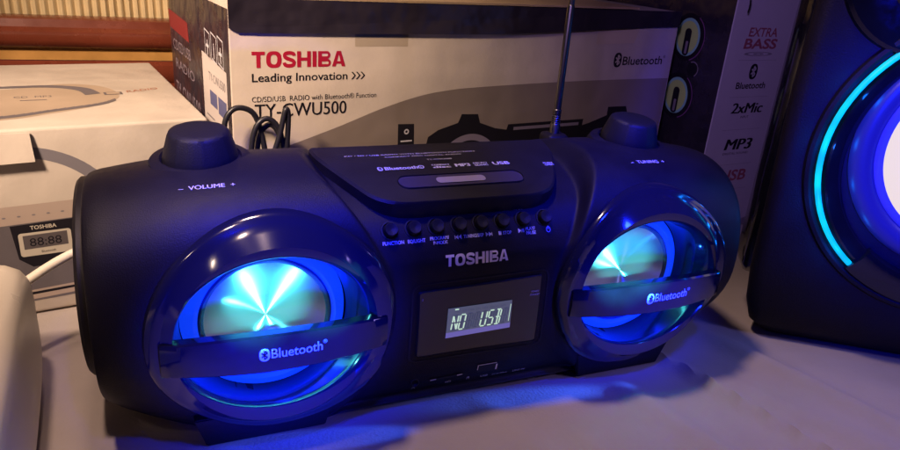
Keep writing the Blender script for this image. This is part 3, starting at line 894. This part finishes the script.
# CD lid: a raised slab with rounded front corners, tilted towards the front
def lid_pt(u, v, h=0.0):      # v = distance from the front edge along the slope
    y0, z0, y1, z1 = -0.0745, 0.1375, -0.008, 0.1515
    t = v / math.hypot(y1 - y0, z1 - z0)
    n = Vector((0, -(z1 - z0), y1 - y0)).normalized()
    c = 0.0022 * math.sin(PI * max(0, min(1, t)))
    return Vector((u, y0 + (y1 - y0) * t, z0 + (z1 - z0) * t)) + n * (h + c)
half = [(0.0, 0.0), (0.030, 0.0), (0.044, 0.0006), (0.054, 0.004), (0.061, 0.010), (0.067, 0.020), (0.073, 0.032), (0.079, 0.046), (0.083, 0.060), (0.0835, 0.070)]
half = catmull(half, 40, False)
outl = [(-u, v) for u, v in half[::-1]] + list(half[1:])
bm = bmesh.new(); rows = []
for ins, hh in ((0.0, -0.0105), (0.0, -0.0014), (0.0010, 0.0), ):
    rows.append([bm.verts.new(lid_pt(u * (1 - ins / 0.06), v + ins if v < 0.069 else v, hh)) for u, v in outl])
grid_faces(bm, rows, False)
for fr in (0.93, 0.75, 0.5, 0.25, 0.0):     # top surface in strips towards the middle line
    rows2 = [bm.verts.new(lid_pt(u * fr, (v + 0.001 if v < 0.069 else v) + (0.070 - v) * (1 - fr) * 0.0, 0.0)) for u, v in outl]
    rows.append(rows2)
# top surface: build across rows of equal v
top = rows[2]
n = len(top); mid = n // 2
for r in rows[3:]:
    for v in r: bm.verts.remove(v)
prev = None
for i in range(mid):
    a0_, b0_ = top[i], top[n - 1 - i]; a1_, b1_ = top[i + 1], top[n - 2 - i]
    if a1_ is b1_:
        bm.faces.new((a0_, a1_, b0_))
    else:
        bm.faces.new((a0_, a1_, b1_, b0_))
lid = obj('cd_lid', bm, M_LID, bb)
bm = bmesh.new()   # dark slot in front under the lid
rows = []
for hh, dv in ((-0.0105, -0.0004), (-0.0128, 0.0035)):
    rows.append([bm.verts.new(lid_pt(u * (1.0 if dv < 0 else 0.97), max(v, 0) + dv, hh)) for u, v in outl])
grid_faces(bm, rows, False)
obj('lid_gap', bm, M_GAP, lid)
bm = bmesh.new()   # long recess with a grey slide in the lid
LP = lambda e: (lambda u, v: lid_pt(u, v, e))
rr_ = rrect(-0.0405, 0.0420, 0.0135, 0.0255, 0.0058)
poly(bm, rr_, LP(0.0003), 0)
a = [bm.verts.new(lid_pt(u, v, 0.0002)) for u, v in rrect(-0.0412, 0.0427, 0.0128, 0.0262, 0.0064)]
b = [bm.verts.new(lid_pt(u, v, 0.0010)) for u, v in rrect(-0.0408, 0.0423, 0.0132, 0.0258, 0.0061)]
c = [bm.verts.new(lid_pt(u, v, 0.0003)) for u, v in rr_]
grid_faces(bm, [a, b, c], True, 1)
obj('lid_window', bm, [mat('smoked_window', (0.055, 0.045, 0.055), 0.22), M_LID], lid)
bm = bmesh.new()
poly(bm, rrect(-0.0165, 0.0160, 0.0165, 0.0225, 0.0026), LP(0.0007))
obj('slide_tab', bm, M_SLIDE, lid, smooth=False)
bm = bmesh.new()
e5 = LP(0.0005)
bt_mark(bm, -0.0475, 0.0355, 0.0046, e5, LP(0.0007), 0, 1)
text(bm, 'Bluetooth\u00ae', -0.0445, 0.0338, e5, h=0.0036, width=0.0255, bold=0.02)
for (u0, u1, s1, s2) in ((-0.0135, -0.0015, 'COMPACT', 'disc'), (0.0150, 0.0245, 'MICRO', 'SDHC')):
    text(bm, s1, u0, 0.0362, e5, h=0.0018, width=u1 - u0, bold=0.02)
    text(bm, s2, u0, 0.0334, e5, h=0.0021, width=u1 - u0, bold=0.03)
text(bm, 'MP3', 0.0018, 0.0338, e5, h=0.0036, width=0.0098, bold=0.04)
text(bm, 'USB', 0.0282, 0.0338, e5, h=0.0036, width=0.0120, bold=0.03)
text(bm, 'PUSH\nOPEN'.split('\n')[0], 0.0640, 0.0318, e5, h=0.0016, width=0.0068, bold=0.02)
text(bm, 'OPEN', 0.0640, 0.0294, e5, h=0.0016, width=0.0068, bold=0.02)
text(bm, 'CD / SD / USB RADIO WITH BLUETOOTH FUNCTION', -0.0650, 0.0535, e5, h=0.0015, width=0.088)
text(bm, 'COMPACT DISC DIGITAL AUDIO', -0.0400, 0.0500, e5, h=0.0014, width=0.052)
text(bm, 'TY-CWU500', -0.0140, 0.0440, e5, h=0.0016, width=0.0170)
obj_each('lid_lettering', bm, [M_PRINTW, M_LID], lid, 0.0012)

# hinge gap at the back of the lid where the antenna joint sits
bm = bmesh.new()
box(bm, 0.112, 0.131, 0.031, 0.049, 0.118, 0.1435, bev=0.004)
obj('antenna_mount', bm, M_LID, bb)

# eight push buttons with their sockets
BX = [-0.0521, -0.0379, -0.0238, -0.0094, 0.0048, 0.0191, 0.0336, 0.0484]
nrm = Vector((0, -0.80, 0.60)).normalized()
zax = nrm; xax = Vector((1, 0, 0)); yax = zax.cross(xax)
for i, x in enumerate(BX):
    h, n_, _, _ = BV.ray_cast(Vector((x, -0.3, 0.1226)), Vector((0, 1, 0)))
    m = Matrix((xax, yax, zax)).transposed().to_4x4(); m.translation = h
    bm = bmesh.new()
    lathe(bm, [(0.0041, 0.0003), (0.0041, 0.0034), (0.0036, 0.0042), (0.0024, 0.0040), (0.0006, 0.0034)], m, 28)
    b_ = obj('push_button', bm, M_KNOB, bb)
    bm = bmesh.new()
    lathe(bm, [(0.0056, -0.0003), (0.0054, 0.0007), (0.0048, 0.0008), (0.0046, 0.0001)], m, 28, cap0=False, cap1=False)
    obj('socket', bm, M_GAP, b_)
bm = bmesh.new()
sn = snap(0.0003)
L5 = 0.0017
def btxt(s, x, z, wd, h=L5): text(bm, s, x, z, sn, h=h, width=wd, align='c', bold=0.025)
btxt('FUNCTION', -0.0511, 0.1160, 0.0128)
btxt('EQ/LIGHT', -0.0371, 0.1160, 0.0108)
btxt('PROGRAM/', -0.0229, 0.1164, 0.0118); btxt('P-MODE', -0.0226, 0.1141, 0.0088)
btxt('I\u25c4\u25c4  TUNING/SKIP  \u25ba\u25baI', -0.0010, 0.1160, 0.0245)
btxt('\u25a0 STOP', 0.0200, 0.1160, 0.0088)
btxt('\u25ba/II', 0.0310, 0.1163, 0.0040)
btxt('PLAY/', 0.0375, 0.1170, 0.0066); btxt('PAUSE', 0.0377, 0.1148, 0.0066)
btxt('PAIR', 0.0325, 0.1272, 0.0058)
ring2d(bm, 0.0500, 0.1165, 0.0011, 0.0016, sn, 0, 18)
poly(bm, [(0.0498, 0.1165), (0.0502, 0.1165), (0.0502, 0.1185), (0.0498, 0.1185)], sn)
obj_each('button_lettering', bm, M_PRINTW, bb, 0.0011)
bm = bmesh.new()
block_word(bm, -0.0203, 0.1012, 0.0068, 0.0412, snap(0.0005))
obj('brand_badge', bm, M_SILVER, bb, smooth=False)

# display: groove outline, gloss window, lit screen, segments
def frame_strip(bm, pts, wd, fn0, fn1, mi=0):
    c = Vector((sum(p[0] for p in pts) / len(pts), sum(p[1] for p in pts) / len(pts)))
    ins = []
    for p in pts:
        v = Vector(p) - c
        ins.append(tuple(c + v * (1 - wd / max(1e-6, v.length))))
    a = [bm.verts.new(fn0(*p)) for p in pts]; b = [bm.verts.new(fn1(*p)) for p in ins]
    grid_faces(bm, [a, b], True, mi)
    return ins


def quad_round(q, r, n=5):
    out = []
    for i in range(4):
        p = Vector(q[i]); a = (Vector(q[i - 1]) - p).normalized(); b = (Vector(q[(i + 1) % 4]) - p).normalized()
        for k in range(n + 1):
            t = k / n
            p0, p2 = p + a * r, p + b * r
            out.append(tuple(p0 * (1 - t) ** 2 + p * 2 * t * (1 - t) + p2 * t * t))
    return out


def densify(pts, m=5):
    out = []
    for i in range(len(pts)):
        a = Vector(pts[i]); b = Vector(pts[(i + 1) % len(pts)])
        k = max(1, int((b - a).length / 0.004))
        for j in range(k): out.append(tuple(a + (b - a) * j / k))
    return out


OUT = densify(quad_round([(-0.0405, 0.0912), (0.0510, 0.0925), (0.0540, 0.0348), (-0.0395, 0.0360)], 0.006))
INN = densify(quad_round([(-0.0366, 0.0868), (0.0462, 0.0890), (0.0490, 0.0392), (-0.0350, 0.0404)], 0.002))
bm = bmesh.new()
frame_strip(bm, OUT, 0.0011, snap(0.0004), snap(0.0004), 0)
disp = obj('display_panel', bm, M_GAP, bb)
bm = bmesh.new()
i2 = frame_strip(bm, INN, 0.0009, snap(0.0002), snap(0.0016), 0)
obj('display_bezel', bm, M_GAP, disp)
bm = bmesh.new()
fnw = snap(0.0013)
n_ = len(i2)
# fill as a fan of strips following the body
cxw = (sum(p[0] for p in i2) / n_, sum(p[1] for p in i2) / n_)
rows = []
for fr in (1.0, 0.8, 0.6, 0.4, 0.2, 0.02):
    rows.append([bm.verts.new(fnw(cxw[0] + (p[0] - cxw[0]) * fr, cxw[1] + (p[1] - cxw[1]) * fr)) for p in i2])
grid_faces(bm, rows, True); bm.faces.new(rows[-1])
obj('display_window', bm, mat('display_window', (0.020, 0.017, 0.028), 0.16, coat=0.5), disp)
LQ = [(-0.0170, 0.0737), (0.0262, 0.0740), (0.0272, 0.0572), (-0.0168, 0.0562)]
bm = bmesh.new(); s16 = snap(0.0018)
def bil(u, v):
    a, b, c, d = LQ
    return (a[0] * (1 - u) * (1 - v) + b[0] * u * (1 - v) + c[0] * u * v + d[0] * (1 - u) * v, a[1] * (1 - u) * (1 - v) + b[1] * u * (1 - v) + c[1] * u * v + d[1] * (1 - u) * v)
rows = [[bm.verts.new(s16(*bil(i / 12, j / 6))) for i in range(13)] for j in range(7)]
grid_faces(bm, rows, False)
obj('lcd_screen', bm, M_LCD, disp)
bm = bmesh.new()
rows = [[bm.verts.new(s16(*bil(i / 12, 1.0 + 0.22 * j / 2))) for i in range(13)] for j in range(3)]
grid_faces(bm, rows, False)
obj('lcd_border', bm, M_LCDLOW, disp)
SEG = {'a': ((0, 2), (1, 2)), 'b': ((1, 2), (1, 1)), 'c': ((1, 1), (1, 0)), 'd': ((0, 0), (1, 0)), 'e': ((0, 0), (0, 1)), 'f': ((0, 1), (0, 2)), 'g': ((0, 1), (1, 1)),
       'i': ((0, 2), (0.5, 1)), 'j': ((0.5, 2), (0.5, 1)), 'k': ((0.5, 1), (0.5, 0)), 'n': ((0.5, 1), (1, 0))}
def seg_char(bm, u, v, wd, ht, on, mi_on, mi_off, ghost='abcdefgjk'):
    fn = snap(0.0022); fn0 = snap(0.0020)
    for k, (p, q) in SEG.items():
        lit = k in on
        if not lit and k not in ghost: continue
        P_ = Vector((u + p[0] * wd + 0.10 * p[1] * ht / 2, v + p[1] * ht / 2)); Q_ = Vector((u + q[0] * wd + 0.10 * q[1] * ht / 2, v + q[1] * ht / 2))
        dd = (Q_ - P_); L = dd.length; dd.normalize(); nn = Vector((-dd.y, dd.x)) * (0.00042 if lit else 0.00032)
        P_ = P_ + dd * L * 0.06; Q_ = Q_ - dd * L * 0.06
        tip = dd * 0.0004
        poly(bm, [tuple(P_), tuple(P_ + tip + nn), tuple(Q_ - tip + nn), tuple(Q_), tuple(Q_ - tip - nn), tuple(P_ + tip - nn)], fn if lit else fn0, mi_on if lit else mi_off)
bm = bmesh.new()
chars = ['abcef', 'abcdef', '', '', 'bcdef', 'acdfg', '', 'abcdgjk', 'adjk']
chars = ['bcefin', 'abcdef', '', '', 'bcdef', 'acdfg', 'abcdgjk', '']
for i, on in enumerate(chars):
    u = -0.0140 + i * 0.00485; 
    seg_char(bm, u, 0.0580 + 0.0003 * i / 7, 0.0034, 0.0105, on, 0, 1)
text(bm, 'CD  SD  USB  FM  MP3  PROG  REP', -0.0120, 0.0706, snap(0.0022), h=0.0011, width=0.034, mi=1)
poly(bm, [(0.0252, 0.0590), (0.0256, 0.0590), (0.0257, 0.0715), (0.0253, 0.0715)], snap(0.0022), 0)
poly(bm, [(-0.0125, 0.0722), (-0.0100, 0.0722), (-0.0100, 0.0731), (-0.0125, 0.0731)], snap(0.0022), 0)
obj('lcd_segments', bm, [M_SEG, M_GHOST], disp, smooth=False)
bm = bmesh.new()
text(bm, 'POWER/', 0.0420, 0.0775, snap(0.0018), h=0.0013, width=0.0055, align='c')
text(bm, 'STANDBY', 0.0420, 0.0752, snap(0.0018), h=0.0013, width=0.0072, align='c')
text(bm, 'l', -0.0340, 0.0810, snap(0.0018), h=0.0018)
obj_each('window_lettering', bm, M_PRINTW, disp, 0.002)

# sockets along the lower edge
bm = bmesh.new()
hh, nn_, _, _ = BV.ray_cast(Vector((-0.0325, -0.3, 0.0185)), Vector((0, 1, 0)))
m = Matrix(((1, 0, 0, hh.x), (0, 0, -1, hh.y), (0, 1, 0, hh.z), (0, 0, 0, 1)))
lathe(bm, [(0.0030, -0.0005), (0.0030, 0.0010), (0.0024, 0.0012), (0.0018, 0.0004), (0.0016, -0.002)], m, 24, cap0=False)
obj('headphone_socket', bm, M_GAP, bb)
bm = bmesh.new()
sn8 = snap(0.0007)
poly(bm, [(-0.0225, 0.0172), (0.0008, 0.0180), (0.0008, 0.0196), (-0.0225, 0.0190)], snap(0.0004), 0)
poly(bm, [(-0.0220, 0.0180), (-0.0180, 0.0182), (-0.0180, 0.0190), (-0.0220, 0.0188)], sn8, 1)
poly(bm, [(-0.0035, 0.0186), (0.0002, 0.0188), (0.0002, 0.0196), (-0.0035, 0.0194)], sn8, 1)
obj('card_slot', bm, [M_GAP, M_SILVER], bb, smooth=False)
bm = bmesh.new()
poly(bm, [(0.0108, 0.0178), (0.0248, 0.0178), (0.0240, 0.0248), (0.0104, 0.0248)], snap(0.0004), 0)
for q_ in ([(0.0104, 0.0244), (0.0240, 0.0244), (0.0240, 0.0249), (0.0104, 0.0249)], [(0.0104, 0.0205), (0.0109, 0.0205), (0.0108, 0.0246), (0.0103, 0.0246)], [(0.0238, 0.0185), (0.0250, 0.0185), (0.0248, 0.0235), (0.0237, 0.0235)]):
    poly(bm, q_, sn8, 1)
obj('usb_port', bm, [M_GAP, M_SILVER], bb, smooth=False)
bm = bmesh.new()
text(bm, 'SD', -0.0085, 0.0125, sn, h=0.0018, width=0.0040, align='c')
text(bm, 'USB', 0.0175, 0.0123, sn, h=0.0018, width=0.0052, align='c')
text(bm, 'DC 5V 500mA', 0.0290, 0.0123, sn, h=0.0012, width=0.0110, align='c')
text(bm, 'LINE IN', 0.0435, 0.0120, sn, h=0.0018, width=0.0090, align='c')
ring2d(bm, -0.0325, 0.0125, 0.0009, 0.0013, sn, 0, 14, 0, 180)
poly(bm, [(0.0045, 0.0125), (0.0063, 0.0125), (0.0063, 0.0146), (0.0045, 0.0146)], sn)
poly(bm, [(0.0049, 0.0129), (0.0059, 0.0129), (0.0059, 0.0142), (0.0049, 0.0142)], snap(0.0005), 1)
ring2d(bm, 0.0054, 0.0146, 0.0004, 0.0008, sn, 0, 10, 0, 180)
obj_each('socket_lettering', bm, [M_PRINTW, M_BODY], bb, 0.0018)

# speakers
RX, RZ = 0.0675, 0.0655
for sx in (-1, 1):
    cx = PX[sx]; cz = PCZ
    NN = 120
    dc = Vector((-0.1212 if sx < 0 else 0.1225, -0.0715, 0.0732))
    # rim : outer edge lies on the body, inner opening is an arch-like oval in a plane
    bm = bmesh.new(); rows = []
    cz0 = 0.0755
    sn_ = snap(0.0)
    steps = [(1.0, 0.0006, None), (0.992, 0.0030, None), (0.965, 0.0042, None), (0.93, 0.0040, None), (0.88, 0.0, -0.0985), (0.80, 0.0, -0.0975), ]
    for fr, e, py in steps:
        row = []
        for i in range(NN):
            a = 2 * PI * i / NN
            ca, sa = math.cos(a), math.sin(a)
            x = cx + RX * fr * ca; z = cz0 + RZ * fr * sa
            h, n_, _, _ = BV.ray_cast(Vector((x, -0.3, max(0.0055, z))), Vector((0, 1, 0)))
            yb = (h.y if h is not None else -0.08) - e
            if py is not None:
                t = (0.93 - fr) / 0.13
                yb = yb * (1 - t) + py * t
            row.append(bm.verts.new((x, yb - (0.001 if py is None else 0.0015), z)))
        rows.append(row)
    # inner opening : wide oval, then a wall going in
    for q_, ax, az, oz, y in ((0, 0.0555, 0.0460, 0.0770, -0.0985), (0.1, 0.0540, 0.0450, 0.0766, -0.0972), (0.3, 0.0520, 0.0445, 0.0755, -0.0930), (0.7, 0.0490, 0.0445, 0.0740, -0.0840), (1.0, 0.0470, 0.0455, 0.0732, -0.0740), (1.0, 0.0465, 0.0455, 0.0732, -0.0690)):
        xo = cx + (dc.x - cx) * q_
        rows.append([bm.verts.new((xo + ax * math.cos(2 * PI * i / NN), y, oz + az * math.sin(2 * PI * i / NN))) for i in range(NN)])
    grid_faces(bm, rows, True)
    rim = obj('speaker_rim', bm, M_RIM, bb)
    m = Matrix(((1, 0, 0, dc.x), (0, 0, -1, dc.y), (0, 1, 0, dc.z), (0, 0, 0, 1)))
    bm = bmesh.new()
    lathe(bm, [(0.0462, -0.006), (0.0450, -0.0015), (0.0425, 0.0012), (0.0395, 0.0018), (0.0370, 0.0004)], m, 96, cap0=False, cap1=False)
    obj('light_ring', bm, M_LEDB, rim)
    bm = bmesh.new()
    lathe(bm, [(0.0372, 0.0003), (0.0360, 0.0016), (0.0345, 0.0010), (0.0338, -0.0002)], m, 96, cap0=False, cap1=False)
    obj('cone_surround', bm, M_CONE, rim)
    # spun disc with its own axis
    bm = bmesh.new()
    lathe(bm, [(0.0342, 0.0), (0.030, -0.0006), (0.020, -0.0018), (0.010, -0.0028), (0.0002, -0.0036)], None, 128, cap0=False)
    d_ = obj('cone_disc', bm, M_DISC, rim)
    d_.matrix_local = m
    # added unseen cool spots; the circular brushing draws them out into radial streaks
    for lx, lz, en in (((-0.26, 0.41, 23.0), (0.61, 0.36, 23.0)) if sx < 0 else ((-0.20, 0.37, 22.0), (-0.60, 0.144, 18.0))):
        ly = -math.sqrt(1 - lx * lx - lz * lz)
        lamp('disc_lamp', 'SPOT', dc + Vector((lx, ly, lz)) * 0.22, dc + Vector((0, 0, 0.010)), en, (0.10, 0.86, 0.86), 0.006, 12.5, 0.5)
    if sx > 0:
        lamp('led', 'POINT', (0.1690, -0.0900, 0.0960), dc, 0.03, (0.02, 0.16, 1.0), 0.002)  # added point light, makes a blue glint on the right rim
    if sx < 0:
        lamp('led', 'SPOT', dc + Vector((-0.0375, -0.0150, 0.0135)), dc + Vector((0.004, 0, 0.004)), 0.24, (0.12, 0.86, 0.90), 0.0015, 62, 0.6)  # added spot in the recess, makes the left streak on the disc
    # visor band across the speaker
    bm = bmesh.new(); rows = []
    NB = 48
    for i in range(NB + 1):
        u = -1 + 2 * i / NB
        x = cx + 0.0600 * u
        bul = math.cos(u * PI / 2) ** 0.85 if abs(u) < 1 else 0
        yf = -0.0990 - 0.0105 * bul
        zt = 0.0838 - 0.0045 * u * u; zb = 0.0612 - 0.0006 * u * u
        th = 0.0075
        sec = [(yf + th, zt - 0.0006), (yf + 0.0012, zt), (yf + 0.0002, zt - 0.0010), (yf - 0.0006, (zt + zb) / 2), (yf + 0.0002, zb + 0.0010), (yf + 0.0012, zb), (yf + th, zb + 0.0006)]
        rows.append([bm.verts.new((x, y, z)) for y, z in sec])
    grid_faces(bm, rows, True)
    bm.faces.new(rows[0]); bm.faces.new(rows[-1][::-1])
    bmesh.ops.recalc_face_normals(bm, faces=bm.faces)
    BVB = BVHTree.FromBMesh(bm)
    obj('visor_band', bm, M_GLOSS, rim)
    def bs(e):
        def fn(u, v):
            h, n_, _, _ = BVB.ray_cast(Vector((u, -0.3, v)), Vector((0, 1, 0)))
            return h + Vector((0, -e, 0)) if h is not None else Vector((u, -0.118, v))
        return fn
    bm = bmesh.new()
    c0 = cx + (0.0015 if sx < 0 else 0.004)
    bt_mark(bm, c0 - 0.0115, 0.0730, 0.0075, bs(0.0003), bs(0.0005), 0, 1)
    _, e1 = text(bm, 'Bluetooth', c0 - 0.0080, 0.0707, bs(0.0003), h=0.0056, width=0.0270, bold=0.008)
    text(bm, '\u00ae', e1 + 0.0004, 0.0745, bs(0.0003), h=0.0020)
    obj('band_lettering', bm, [M_PRINTW, M_GLOSS], rim, smooth=False)
    # foot below each speaker
    bm = bmesh.new()
    x0, x1 = (-0.1580, -0.0895) if sx < 0 else (0.0895, 0.1580)
    f_ = [(x0 - 0.006, 0.022), (x0, 0.0003), (x1, 0.0003), (x1 + 0.004, 0.022)]
    a = [bm.verts.new((u, -0.0835 - (0.004 if v > 0.01 else 0), v)) for u, v in f_]; b = [bm.verts.new((u, -0.045, v)) for u, v in f_]
    bm.faces.new(a); bm.faces.new(b[::-1])
    for i in range(4): bm.faces.new((a[i], b[i], b[(i + 1) % 4], a[(i + 1) % 4]))
    bmesh.ops.bevel(bm, geom=list(bm.edges), offset=0.0008, segments=2, affect='EDGES')
    obj('foot', bm, M_BODY, bb)
bm = bmesh.new()
for x in (-0.14, 0.14):
    box(bm, x - 0.02, x + 0.02, 0.03, 0.06, 0.0003, 0.006, bev=0.001)
obj_each('foot', bm, M_KNOB, bb, 0.01)

# telescopic antenna
bm = bmesh.new()
lathe(bm, [(0.0040, 0.140), (0.0040, 0.150), (0.0030, 0.152)], Matrix.Translation((0.1215, 0.04, 0)), 24)
lathe(bm, [(0.0028, 0.150), (0.0028, 0.158), (0.0034, 0.1585), (0.0034, 0.162), (0.0028, 0.1625), (0.0028, 0.240), (0.0026, 0.2405), (0.0022, 0.2410), (0.0022, 0.42)], Matrix.Translation((0.1215, 0.04, 0)), 24)
for k in range(6):
    tube(bm, [(0.1215 + 0.0032 * math.cos(a_), 0.04 + 0.0032 * math.sin(a_), 0.149 + 0.0016 * k) for a_ in [2 * PI * t / 16 for t in range(17)]], 0.0006, 6)
obj('antenna', bm, M_STEEL, bb)

# power cord bunched behind the boombox
bm = bmesh.new()
def cord(pts): tube(bm, catmull(pts, 60, False), 0.0021, 10)
cord([(-0.118, 0.092, 0.085), (-0.124, 0.093, 0.120), (-0.124, 0.095, 0.143), (-0.116, 0.096, 0.1535), (-0.104, 0.097, 0.150), (-0.098, 0.098, 0.135), (-0.094, 0.097, 0.110), (-0.09, 0.096, 0.09)])
cord([(-0.104, 0.094, 0.085), (-0.106, 0.0945, 0.120), (-0.102, 0.095, 0.139), (-0.094, 0.0955, 0.1455), (-0.086, 0.095, 0.139), (-0.082, 0.094, 0.122), (-0.080, 0.093, 0.09)])
cord([(-0.098, 0.0985, 0.085), (-0.101, 0.0985, 0.118), (-0.098, 0.099, 0.134), (-0.091, 0.099, 0.140), (-0.085, 0.0985, 0.133), (-0.083, 0.098, 0.118), (-0.084, 0.098, 0.09)])
cord([(-0.092, 0.0915, 0.085), (-0.0905, 0.091, 0.115), (-0.085, 0.091, 0.135), (-0.0815, 0.0915, 0.150), (-0.0795, 0.092, 0.153), (-0.0785, 0.0925, 0.146), (-0.080, 0.093, 0.120), (-0.082, 0.093, 0.09)])
tag(obj('power_cord', bm, M_CABLE), 'bunched black power cord looping up behind the boombox in front of the cream carton', 'cord')

bm = bmesh.new()
tube(bm, catmull([(0.150, 0.085, 0.012), (0.20, 0.080, 0.006), (0.245, 0.058, 0.0035), (0.275, 0.045, 0.0035), (0.300, 0.055, 0.0035), (0.330, 0.085, 0.0035)], 40, False), 0.0024, 10)
tag(obj('mains_lead', bm, M_CABLE), 'thin dark lead lying on the cloth right of the boombox', 'cord')
